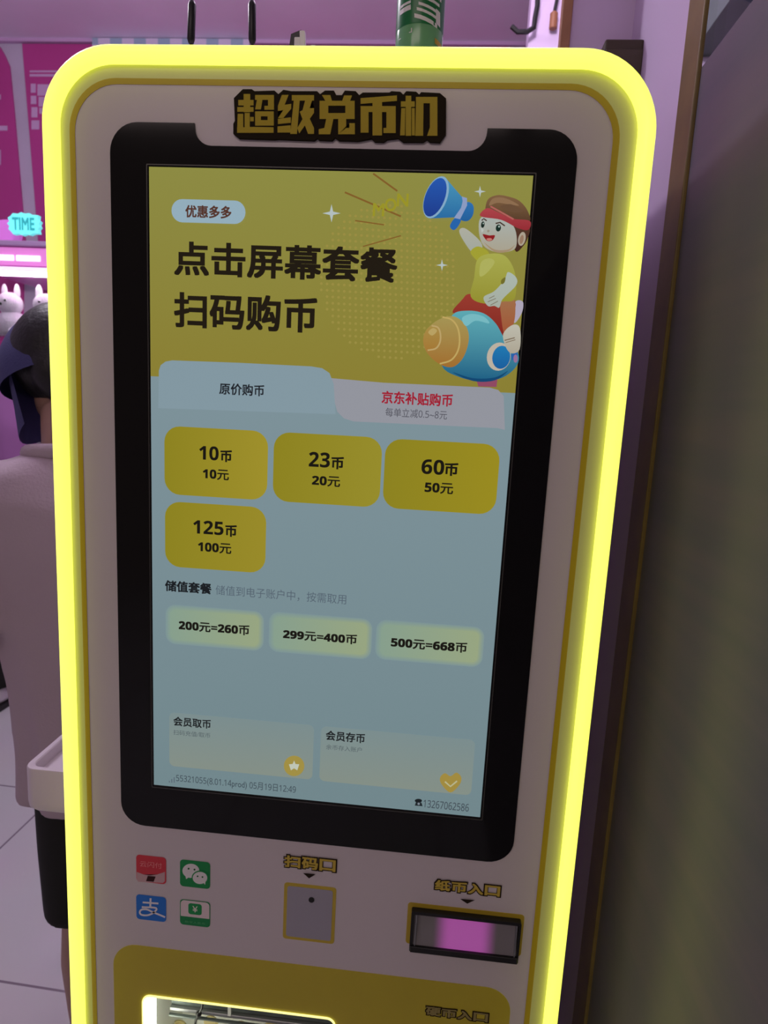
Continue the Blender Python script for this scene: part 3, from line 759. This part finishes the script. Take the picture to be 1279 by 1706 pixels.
# dark box in the corner behind the kiosk
wb = thing('wall_box', (0.555, 0.38, 1.95), 'dark brown box mounted in the wall corner behind the kiosk', 'box')
bm = bmesh.new(); add_box(bm, 0.525, 0.5805, 0.345, 0.419, 1.93, 2.045, bev=.003); bm_obj('box_body', bm, mat('dark_brown', linear=(.05, .032, .015), rough=.5), wb)
bm = bmesh.new(); add_box(bm, 0.527, 0.579, 0.342, 0.3455, 1.935, 2.03, bev=.001); bm_obj('box_cover', bm, mat('dark_brown2', linear=(.06, .04, .02), rough=.45), wb)

# dark film on the glass
def film_mat():
    M = bpy.data.materials.new('dark_grey_film'); M.use_nodes = True; nt = M.node_tree; b = nt.nodes['Principled BSDF']
    g = nt.nodes.new('ShaderNodeNewGeometry'); mp = nt.nodes.new('ShaderNodeMapping'); mp.inputs['Scale'].default_value = (1, 0.7, 14.0)
    nt.links.new(g.outputs['Position'], mp.inputs['Vector'])
    n = nt.nodes.new('ShaderNodeTexNoise'); n.inputs['Scale'].default_value = 1.6; n.inputs['Detail'].default_value = 3; n.inputs['Roughness'].default_value = .55
    nt.links.new(mp.outputs['Vector'], n.inputs['Vector'])
    r = nt.nodes.new('ShaderNodeValToRGB'); cr = r.color_ramp  # stretched noise gives faint rows of bluish and reddish grey
    cr.elements[0].position = .34; cr.elements[0].color = (.125, .124, .162, 1); cr.elements[1].position = .66; cr.elements[1].color = (.21, .158, .20, 1)
    nt.links.new(n.outputs['Fac'], r.inputs['Fac'])
    n2 = nt.nodes.new('ShaderNodeTexNoise'); n2.inputs['Scale'].default_value = 7; n2.inputs['Detail'].default_value = 2
    nt.links.new(g.outputs['Position'], n2.inputs['Vector'])
    mx = nt.nodes.new('ShaderNodeMixRGB'); mx.blend_type = 'MIX'; mx.inputs['Color2'].default_value = (.155, .150, .192, 1)
    nt.links.new(n2.outputs['Fac'], mx.inputs['Fac']); nt.links.new(r.outputs['Color'], mx.inputs['Color1'])
    nt.links.new(mx.outputs['Color'], b.inputs['Base Color']); b.inputs['Roughness'].default_value = 0.35; b.inputs['Specular IOR Level'].default_value = .3
    return M
film = box('window_film', 0.5825, 0.585, -1.65, 0.098, 0.02, 1.888, film_mat())
tag(film, 'dark grey streaked film covering the glass right of the gold post', 'window film')

# beyond the glass: a beam, a lamp and a drooping cable
box('beam', 1.135, 1.205, 0.4, 3.2, 2.80, 2.95, mat('grey_beam', linear=(.10, .13, .12), rough=.6)).rotation_euler = (0, 0, 0.0)
tag(bpy.data.objects['beam'], 'dark grey beam under the ceiling behind the glass panel', 'beam')
tube = thing('tube_light', (1.42, 1.72, 2.80), 'slim pale tube lamp seen through the glass above the film', 'lamp')
bm = bmesh.new(); add_box(bm, 1.22, 1.62, 1.70, 1.74, 2.82, 2.85); bm_obj('lamp_housing', bm, cab_white, tube)
bm = bmesh.new(); add_tube(bm, [(1.24, 1.72, 2.81), (1.60, 1.72, 2.81)], 0.012, 12); bm_obj('lamp_tube', bm, mat('tube_glow', emit=(1, .9, .85), es=.9), tube)
bm = bmesh.new(); pts = [(1.12+0.03*k, 1.5, 2.775-0.035*math.sin(PI*k/8)) for k in range(9)]
add_tube(bm, pts, 0.008, 8); tag(bm_obj('cable', bm, mat('navy_cable', linear=(.02, .035, .06), rough=.5), smooth=True), 'dark blue cable drooping behind the glass at upper right', 'cable')

# ================================================================== BACK OF THE SHOP
mag = mat('magenta_paper', linear=(.46, .042, .25), rough=.55, vary=.05, scale=3)
pale = mat('poster_pale', linear=(.56, .34, .58), rough=.6)
def back(u, v): return P(u, v, 3.24)
def poster(pts, label, extras, deco=()):
    po = thing('wall_poster', (sum(p[0] for p in pts)/len(pts), 3.245, min(p[1] for p in pts)), label, 'poster')
    prism('sheet', pts, 3.238, 3.249, mag, po)
    for poly in extras: prism('print_block', poly, 3.236, 3.2385, pale, po)
    return po
def rc(u0, v0, u1, v1): return [back(u0, v0), back(u1, v0), back(u1, v1), back(u0, v1)]
pz = back(36, 72)
p1 = [back(37, 73), (back(845, 76)[0], pz[1]-.0), (back(885, 90)[0], pz[1]-.10), (back(885, 90)[0], .9), (back(66, 380)[0]+.06, .9), back(62, 380)]
poster(p1, 'right magenta wall poster with pale squares near its upper corner', [rc(52, 140, 60, 155), rc(52, 160, 61, 174), rc(53, 179, 63, 196), rc(53, 201, 66, 216), rc(63, 141, 85, 160), rc(65, 162, 80, 178), rc(66, 180, 76, 190), rc(50, 118, 96, 121), rc(50, 124, 94, 128)])
x_l = back(30, 200)[0]
p2 = [(x_l-1.4, pz[1])]+[back(0, 78), back(8, 92), back(16, 110), back(19, 140), back(24, 190), back(30, 260), back(36, 330), back(42, 400)]+[(x_l-.1, .9), (x_l-1.4, .9)]
poster(p2, 'left magenta wall poster with a curved upper corner', [rc(-30, 158, 2, 166), rc(-30, 210, 13, 218), rc(-20, 250, 2, 275)])
# checked border strip under the ceiling
def check_mat():
    M = bpy.data.materials.new('checked_strip'); M.use_nodes = True; nt = M.node_tree; b = nt.nodes['Principled BSDF']
    tc = nt.nodes.new('ShaderNodeTexCoord'); ck = nt.nodes.new('ShaderNodeTexChecker'); ck.inputs['Scale'].default_value = 14
    ck.inputs['Color1'].default_value = (.62, .52, .70, 1); ck.inputs['Color2'].default_value = (.30, .38, .52, 1)
    nt.links.new(tc.outputs['Object'], ck.inputs['Vector']); nt.links.new(ck.outputs['Color'], b.inputs['Base Color']); b.inputs['Roughness'].default_value = .6
    return M
x0, z0 = back(158, 76); x1, z1 = back(418, 58)
structure(box('trim_3', x0, x1, 3.21, 3.237, 3.455, 3.525, check_mat()))
structure(box('trim_4', -4.9, 0.70, 3.222, 3.249, 3.512, 3.53, pale))

# hanging wire with a small brown holder, and a dark cable by the partition
hy = 1.88
x, z = P(922, 33, hy); hx = thing('pendant_holder', (x, hy, z), 'small brown holder hanging on a dark wire by the white wall', 'lamp holder')
bm = bmesh.new(); add_lathe(bm, x, hy, [(.012, z-.03), (.014, z-.028), (.014, z+.02), (.008, z+.026)], n=12); bm_obj('holder', bm, mat('brown_holder', linear=(.30, .12, .05), rough=.5), hx)
t_ = P(928, -20, hy); bm = bmesh.new(); add_tube(bm, [(x, hy, z+.024), (x+.01, hy, z+.10), (t_[0], hy, z+.2), (t_[0]+.02, hy, 3.53)], .006, 8); bm_obj('wire', bm, black_plastic, hx, smooth=True)
pts = [P(*q, 1.86) for q in ((898, -80), (895, 10), (891, 30), (889, 46), (878, 53), (862, 53), (852, 44))]
bm = bmesh.new(); add_tube(bm, [(a, 1.86, b_) for a, b_ in pts], .009, 8); tag(bm_obj('cable', bm, black_plastic, smooth=True), 'black cable looping beside the orange wooden strip near the ceiling', 'cable')

# ---------------- claw machines
pinkp = mat('pink_plastic', linear=(.50, .12, .42), rough=.3)
lilac = mat('lilac_plastic', linear=(.45, .30, .52), rough=.35)
glow_w = mat('white_lamp_panel', linear=(.9, .85, .9), emit=(1.0, .86, 1.0), es=1.0)
glow_p = mat('pink_lamp_panel', linear=(.8, .3, .7), emit=(.55, .12, .45), es=.5)
def claw_machine(x0, x1, y0, label):
    y1 = y0+.70
    t = thing('claw_machine', ((x0+x1)/2, (y0+y1)/2, 0), label, 'claw machine', 'claw machines along the back wall')
    bm = bmesh.new(); add_box(bm, x0, x1, y0, y1, 0.0, 1.05, bev=.012); bm_obj('base_cabinet', bm, pinkp, t, smooth=True)
    bm = bmesh.new(); add_box(bm, x0+.10, x1-.42, y0-.010, y0+.002, .35, .72, bev=.006); bm_obj('prize_door', bm, lilac, t)
    bm = bmesh.new(); add_box(bm, x0+.05, x1-.05, y0-.08, y0+.002, .95, 1.00, bev=.01); pn = bm_obj('control_panel', bm, lilac, t)
    bm = bmesh.new(); add_tube(bm, [(x0+.3, y0-.045, 0.995), (x0+.3, y0-.045, 1.06)], .008, 10); add_ball(bm, (x0+.3, y0-.045, 1.075), .02, 12); bm_obj('joystick', bm, black_plastic, pn, smooth=True)
    bm = bmesh.new(); add_tube(bm, [(x0+.5, y0-.045, 0.998), (x0+.5, y0-.045, 1.012)], .025, 16); bm_obj('push_button', bm, glow_w, pn)
    for xx in (x0+.0, x1-.03):
        for yy in (y0, y1-.03):
            bm = bmesh.new(); add_box(bm, xx, xx+.03, yy, yy+.03, 1.05, 2.10); bm_obj('corner_post', bm, lilac, t)
    bm = bmesh.new(); add_box(bm, x0+.03, x1-.03, y0+.008, y0+.014, 1.05, 2.10); bm_obj('glass_front', bm, gl, t)
    bm = bmesh.new(); add_box(bm, x0+.03, x1-.03, y1-.02, y1-.01, 1.05, 2.10); bm_obj('back_panel', bm, mat('machine_back', linear=(.80, .66, .84), rough=.5), t)
    bm = bmesh.new(); add_box(bm, x0+.01, x1-.01, y0+.012, y1-.01, 2.10, 2.215, bev=.004); bm_obj('top_box', bm, pinkp, t)
    bm = bmesh.new(); add_box(bm, x0-.01, x1+.01, y0-.012, y1, 2.213, 2.239, bev=.006); bm_obj('top_cap', bm, lilac, t)
    bm = bmesh.new(); add_box(bm, x0+.005, x1-.005, y0-.006, y0+.012, 2.099, 2.112); bm_obj('light_bar', bm, mat('light_bar_glow', linear=(.8, .7, .8), emit=(.85, .70, .95), es=.8), t)
    bm = bmesh.new(); add_box(bm, x0+.02, x1-.02, y0+.004, y0+.013, 2.122, 2.208); sg = bm_obj('marquee', bm, glow_p, t)
    for k in range(2):
        a = -2.005+k*.14; bm = bmesh.new(); add_box(bm, a, a+.128, y0-.002, y0+.006, 2.142, 2.170, bev=.003); bm_obj('marquee_light', bm, glow_w, sg)
    bm = bmesh.new(); add_box(bm, x0+.06, x1-.06, y0+.10, y0+.117, 2.088, 2.10); bm_obj('ceiling_lamp', bm, mat('machine_lamp', emit=(1, .92, 1), es=95.0), t)
    bm = bmesh.new(); add_tube(bm, [(x1-.2, y0+.4, 2.10), (x1-.2, y0+.4, 1.95)], .02, 12)
    for k in range(3):
        a = 2*PI*k/3; add_tube(bm, [(x1-.2, y0+.4, 1.95), (x1-.2+.06*math.cos(a), y0+.4+.06*math.sin(a), 1.91), (x1-.2+.03*math.cos(a), y0+.4+.03*math.sin(a), 1.85)], .006, 8)
    bm_obj('claw', bm, grey_metal, t)
    return t
MY = 2.52
claw_machine(-2.12, -1.28, MY, 'claw machine full of white plush toys under the teal lit sign')
# plush toys heaped in the right machine
plush_m = mat('white_plush', linear=(.86, .82, .88), rough=.9, bump=.8, bscale=120)
ear_m = mat('plush_grey', linear=(.55, .5, .6), rough=.9)
def make_plush():
    t = thing('plush_toy', (0, 0, 0), 'white plush toy in the heap behind the claw machine glass', 'plush toy', 'white plush toys in the claw machine')
    bm = bmesh.new(); add_ball(bm, (0, 0, .075), (.085, .07, .075)); add_ball(bm, (.06, -.04, .03), (.03, .045, .028)); add_ball(bm, (-.06, -.04, .03), (.03, .045, .028)); bm_obj('plush_body', bm, plush_m, t, smooth=True)
    bm = bmesh.new(); add_ball(bm, (0, -.01, .18), (.07, .062, .06)); hd = bm_obj('plush_head', bm, plush_m, t, smooth=True)
    for s in (-1, 1):
        bm = bmesh.new(); add_ball(bm, (s*.04, 0, .24), (.018, .012, .045)); bm_obj('plush_ear', bm, plush_m, hd, smooth=True)
    bm = bmesh.new()
    for s in (-1, 1): add_ball(bm, (s*.025, -.066, .19), .007, 8)
    add_ball(bm, (0, -.072, .172), .008, 8); bm_obj('plush_face', bm, black_plastic, hd, smooth=True)
    return t
def copy_tree(o, parent=None):
    c = o.copy(); C.objects.link(c)
    if parent: c.parent = parent
    for ch in list(o.children): copy_tree(ch, c)
    return c
first = make_plush(); spots = []
for r, z in enumerate((1.051, 1.41, 1.77)):
    for k in range(4):
        spots.append((-2.01+k*.205, MY+.16, z))
WHERE = {0: 'in the bottom row', 1: 'in the middle row', 2: 'in the top row'}
ORD = ['leftmost', 'second from left', 'third from left', 'rightmost']
for i, (x, y, z) in enumerate(spots):
    o = first if i == 0 else copy_tree(first)
    o.location = (x, y, z); o.rotation_euler = (0, 0, 0.35*math.sin(i*2.3))
    o['label'] = 'white plush toy %s of the claw machine heap, %s' % (WHERE[i//4], ORD[i % 4])
for z in (1.409, 1.769):
    bm = bmesh.new(); add_box(bm, -2.088, -1.312, MY+.03, MY+.30, z-.012, z); o = bm_obj('toy_shelf', bm, gl)
    tag(o, 'clear shelf in the claw machine under its %s row of white toys' % ('middle' if z < 1.5 else 'top'), 'shelf', 'clear shelves in the claw machine')
# lit signs on the machines' tops
def jag(cx, cz, a, b, n, amp, seed):
    rnd = random.Random(seed); out = []
    for k in range(n):
        t = 2*PI*k/n; r = 1+amp*(1 if k % 2 else -1)*rnd.uniform(.4, 1)
        c, s = math.cos(t), math.sin(t)
        sq = 1/max(abs(c), abs(s))**0.6
        out.append((cx+a*r*c*sq, cz+b*r*s*sq))
    return out
def lit_sign(cx, cz, a, b, col, dark, text, label, seed):
    t = thing('lit_sign', (cx, MY+.1, 2.239), label, 'sign', 'lit signs on the claw machines')
    m1 = mat('sign_'+label[:8], linear=col, emit=col, es=.75); m2 = mat('signd_'+label[:8], linear=dark, emit=dark, es=.5)
    prism('sign_board', jag(cx, cz, a, b, 26, .09, seed), MY+.09, MY+.115, m1, t)
    q = Flat(MY+.088, conv=lambda c: c); q.text(text, None, None, dark, bold=.03, xz=(cx-a*.72, cx+a*.72, cz-b*.6, cz+b*.6)); q.build('sign_lettering', m2, t)
    bm = bmesh.new(); add_box(bm, cx-a*.7, cx+a*.7, MY+.06, MY+.15, 2.239, 2.250); bm_obj('sign_foot', bm, lilac, t)
xa, za = P(12, 394, MY+.09); xb, zb = P(67, 360, MY+.09)
lit_sign((xa+xb)/2, (za+zb)/2+.012, (xb-xa)/2*.92, (zb-za)/2*1.0, (.16, .80, .78), (.03, .40, .42), 'TIME', 'teal graffiti style lit sign on top of the claw machine', 3)
bm = bmesh.new()
xc, zc = P(-12, 380, MY+.2)
t = thing('lit_sign', (xc, MY+.2, 2.239), 'pink lit sign with a rounded top beside the teal sign', 'sign', 'lit signs on the claw machines')
prism('sign_board', spline([(xc-.14, 2.253), (xc+.10, 2.253), (xc+.15, 2.31), (xc+.15, 2.375), (xc+.06, 2.39), (xc-.05, 2.36), (xc-.15, 2.32)], 4), MY+.2, MY+.225, mat('sign_pink', linear=(.6, .16, .6), emit=(.6, .16, .6), es=.55), t)
bm.free(); bm = bmesh.new(); add_box(bm, xc-.08, xc+.08, MY+.17, MY+.26, 2.239, 2.256); bm_obj('sign_foot', bm, lilac, t)

# ================================================================== PEOPLE
def ellring(cx, cy, z, a, b, n=40, fold=0.0, ph=0.0, k=7, p=2.4):
    out = []
    for i in range(n):
        t = 2*PI*i/n; c, s = math.cos(t), math.sin(t)
        x = a*math.copysign(abs(c)**(2/p), c); y = b*math.copysign(abs(s)**(2/p), s)
        f = 1+fold*math.sin(k*t+ph+z*3)
        out.append((cx+x*f, cy+y*f, z))
    return out
def person(name_label, loc, rz, H, shirt_m, shorts_m, shoe_m, cap_m=None, bow=0.0, turn=0.0, lean=0.0, long_legs=False):
    """local frame: facing +y, feet at z=0, built for 1.70 m then scaled"""
    s = H/1.70
    t = thing('person', (0, 0, 0), name_label, 'person')
    hp = Vector((lean, 0, 0))                                   # shift of the upper body
    def up(v): return Vector((v[0]+lean*max(0, (v[2]-.85))/.6, v[1], v[2]))
    bm = bmesh.new()
    # torso under the clothes
    rings = [(0, 0, .80, .155, .10), (0, 0, .90, .155, .10), (0, 0, 1.05, .13, .085), (0, 0, 1.2, .15, .10), (0, -.005, 1.32, .165, .09), (0, -.01, 1.39, .12, .07), (0, -.005, 1.42, .06, .055)]
    add_loft(bm, [[tuple(up(q)) for q in ellring(cx, cy, z, a, b, 24)] for cx, cy, z, a, b in rings])
    add_tube(bm, [up((0, -.008, 1.36)), up((0, 0.0, 1.43)), up((0, .02+bow*.05, 1.50))], [.062, .056, .054], 16)
    hc = up((0, .035+bow*.09, 1.585-bow*.015))
    Rh = Matrix.Rotation(turn, 3, 'Z') @ Matrix.Rotation(-bow*.9, 3, 'X')
    def hd(v): return hc + Rh @ Vector(v)
    add_ball(bm, hd((0, -.01, .02)), (.075, .095, .098), 20, rot=Rh)          # skull
    add_ball(bm, hd((0, .028, -.045)), (.058, .066, .068), 18, rot=Rh)        # jaw
    add_tube(bm, [hd((0, .088, .022)), hd((0, .104, -.008)), hd((0, .110, -.020))], [.008, .012, .011], 10)   # nose
    add_ball(bm, hd((0, .094, -.020)), (.018, .012, .010), 10, rot=Rh)
    add_ball(bm, hd((0, .086, -.052)), (.026, .012, .007), 10, rot=Rh)        # lips
    add_ball(bm, hd((0, .085, -.062)), (.022, .012, .007), 10, rot=Rh)
    for q in (-1, 1):
        add_ball(bm, hd((q*.078, -.008, -.004)), (.010, .022, .032), 12, rot=Rh)   # ears
        # arm: shoulder, elbow, wrist
        sh = up((q*.175, -.005, 1.345)); elb = up((q*.235, -.03, 1.07)); wr = up((q*.17, .20, .985))
        add_tube(bm, [up((q*.12, -.005, 1.35)), sh, (sh+elb)/2, elb, elb.lerp(wr, .35), wr], [.05, .05, .045, .037, .037, .025], 14)
        dirv = (wr-elb).normalized(); side = Vector((q, 0, 0)); side = (side-dirv*side.dot(dirv)).normalized(); nrm = dirv.cross(side)
        palm = wr+dirv*.05
        add_tube(bm, [wr-dirv*.01, wr+dirv*.03, wr+dirv*.075], [.024, .036, .034], 14, squash=(1.0, .5) )
        for fi, (o_, L) in enumerate(((-.027, .066), (-.009, .075), (.009, .071), (.027, .056))):
            b0 = wr+dirv*.07+side*o_; dn = Vector((0, 0, -1))
            add_tube(bm, [b0-dirv*.02, b0+dirv*L*.42, b0+dirv*L*.75+dn*.018, b0+dirv*L*.85+dn*.042], [.0095, .009, .0085, .007], 10)
        b0 = wr+dirv*.025-side*q*.0-Vector((q*.028, 0, 0))
        add_tube(bm, [wr+dirv*.015, b0, b0+dirv*.03-Vector((q*.016, 0, .004)), b0+dirv*.055-Vector((q*.016, 0, .014))], [.014, .013, .0105, .008], 10)
        # leg
        add_tube(bm, [(q*.085, 0, .86), (q*.09, .0, .72), (q*.092, .006, .50), (q*.092, .004, .44), (q*.095, -.014, .30), (q*.095, -.014, .18), (q*.095, -.012, .09), (q*.095, -.005, .04)],
                 [.085, .078, .058, .052, .053, .042, .034, .036], 16)
        add_tube(bm, [(q*.095, -.045, .035), (q*.098, .04, .032), (q*.102, .13, .026)], [.032, .036, .03], 12, squash=(1, .7))
    body = bm_obj('body', bm, skin, t); remesh(body, .0065, 5)
    # eyes
    for q in (-1, 1):
        bm = bmesh.new(); add_ball(bm, hd((q*.030, .077, .022)), .0125, 12); e = bm_obj('eye', bm, mat('eye_dark', linear=(.03, .02, .015), rough=.2), t, smooth=True)
    # shirt
    bm = bmesh.new()
    R_ = [(.70, .215, .135, .045), (.80, .213, .132, .04), (.95, .205, .125, .03), (1.10, .20, .12, .022), (1.24, .195, .118, .012), (1.33, .19, .11, .004), (1.385, .15, .09, 0), (1.418, .085, .072, 0)]
    add_loft(bm, [[tuple(up(v)) for v in ellring(0, 0, z, a, b, 64, fold, .7, 9)] for z, a, b, fold in R_])
    for q in (-1, 1):
        sh = up((q*.165, -.005, 1.34)); m_ = up((q*.225, -.018, 1.21)); e_ = up((q*.25, -.03, 1.08))
        add_tube(bm, [up((q*.09, -.005, 1.345)), sh, m_, e_], [.062, .072, .078, .086], 20)
    o = bm_obj('t_shirt', bm, shirt_m, t); remesh(o, .009, 8)
    for v in o.data.vertices:
        n = noise.noise(Vector((v.co.x*7, v.co.y*7, v.co.z*1.6)))*.024 + noise.noise(Vector((v.co.x*16, v.co.y*16, v.co.z*5)))*.004
        d_ = Vector((v.co.x, v.co.y, 0)); 
        if d_.length > .05: v.co += d_.normalized()*n
    bm = bmesh.new(); loop = [up((.083*math.cos(2*PI*k/40), .0+.068*math.sin(2*PI*k/40), 1.416-.012*math.sin(2*PI*k/40))) for k in range(41)]
    add_tube(bm, loop, .011, 10, cap=False, squash=(1.0, 1.3)); bm_obj('collar', bm, shirt_m, o, smooth=True)
    # shorts or trousers
    bm = bmesh.new(); zl_ = .10 if long_legs else .43
    add_loft(bm, [ellring(0, 0, z, a, b, 40) for z, a, b in ((.74, .165, .118), (.84, .165, .115), (.93, .155, .108))])
    for q in (-1, 1):
        add_loft(bm, [ellring(q*.095, 0, z, a, a*1.02, 32, .03, q, 5, 2.1) for z, a in ((zl_, .086 if not long_legs else .07), ((zl_+.78)/2, .093), (.80, .096))])
    o = bm_obj('trousers' if long_legs else 'shorts', bm, shorts_m, t); remesh(o, .009, 5)
    # shoes
    for q in (-1, 1):
        bm = bmesh.new(); add_tube(bm, [(q*.095, -.075, .045), (q*.096, -.03, .055), (q*.10, .05, .05), (q*.104, .12, .042), (q*.105, .165, .034)], [.034, .046, .046, .042, .026], 16, squash=(1, .85))
        add_tube(bm, [(q*.095, -.025, .05), (q*.095, -.02, .10)], [.05, .046], 16)
        sh_ = bm_obj('shoe', bm, shoe_m[0], t); remesh(sh_, .006, 4)
        bm = bmesh.new(); sl = spline([(q*.095-.040, -.09), (q*.095+.040, -.09), (q*.10+.048, .02), (q*.105+.046, .12), (q*.105, .19), (q*.105-.046, .12), (q*.10-.048, .02)], 5)
        add_loft(bm, [[(x, y, z) for x, y in sl] for z in (0.0005, .022)]); bm_obj('sole', bm, shoe_m[1], sh_)
    # hair
    bm = bmesh.new(); add_ball(bm, hd((0, -.018, .028)), (.100, .110, .106), 24, rot=Rh); add_ball(bm, hd((0, -.045, -.02)), (.092, .068, .088), 20, rot=Rh)
    add_ball(bm, hd((0, .045, .085)), (.066, .05, .036), 16, rot=Rh)
    o = bm_obj('hair', bm, hair_m, t); remesh(o, .007, 4)
    if cap_m:
        bm = bmesh.new(); crown = []
        for k in range(11):
            a = PI/2*k/10; r_ = math.cos(a*.985)
            crown.append([hd((.113*r_*math.cos(2*PI*j/40), .020+.122*r_*math.sin(2*PI*j/40), .012-.024*(1-k/10)+.020*math.sin(2*PI*j/40)*(1-k/10)+  .134*math.sin(a))) for j in range(40)])
        add_loft(bm, crown, cap=False); bm.faces.new([bm.verts.new(v.co) for v in []]) if False else None
        cp = bm_obj('cap', bm, cap_m, t, smooth=True)
        bm = bmesh.new(); top = []; 
        rows = []
        for k in range(7):
            f = k/6; row = []
            for j in range(17):
                a = math.radians(8+164*j/16); ex = .105+f*.060*math.sin(a)**.8
                row.append(hd((.097*math.cos(a)*(1+f*.03), .008+ex*math.sin(a)*1.06, .002+.010*math.sin(a)-f*.075*(.55+.45*abs(math.cos(a)))-.03*f)))
            rows.append(row)
        V = [[bm.verts.new(p) for p in r] for r in rows]; V2 = [[bm.verts.new(p-Rh @ Vector((0, 0, .004))) for p in r] for r in rows]
        for L_, rev in ((V, False), (V2, True)):
            for a, b_ in zip(L_, L_[1:]):
                for j in range(16): bm.faces.new((a[j], a[j+1], b_[j+1], b_[j]) if not rev else (a[j], b_[j], b_[j+1], a[j+1]))
        for j in range(16): bm.faces.new((V[-1][j], V[-1][j+1], V2[-1][j+1], V2[-1][j]))
        bm_obj('visor', bm, cap_m, cp, smooth=True)
        bm = bmesh.new(); add_ball(bm, hd((0, .008, .135)), (.009, .009, .005), 10); bm_obj('cap_button', bm, cap_m, cp, smooth=True)
    t.location = loc; t.rotation_euler = (0, 0, rz); t.scale = (s, s, s)
    return t
cloth = mat('lavender_cotton', linear=(.52, .42, .47), rough=.9, bump=.25, bscale=200)
navy = mat('navy_cotton', linear=(.055, .056, .17), rough=.8, bump=.2, bscale=220)
blackc = mat('black_cotton', linear=(.010, .011, .009), rough=.9)
person('person with back turned in navy cap, pale lavender t-shirt and black shorts', (-0.285, 0.505, 0), math.radians(22), 1.66, cloth, blackc,
       (mat('shoe_grey', linear=(.3, .3, .3), rough=.7), mat('sole_white', linear=(.7, .7, .7), rough=.6)), cap_m=navy, bow=.62, turn=math.radians(36), lean=-.10)
person('person in purple top and black trousers at the left edge facing the claw machine', (-1.80, 2.0, 0), 0.0, 1.84, mat('purple_cotton', linear=(.26, .10, .27), rough=.9), blackc,
       (mat('shoe_white', linear=(.7, .66, .7), rough=.6), mat('sole_black', linear=(.02, .02, .02), rough=.6)), long_legs=True)
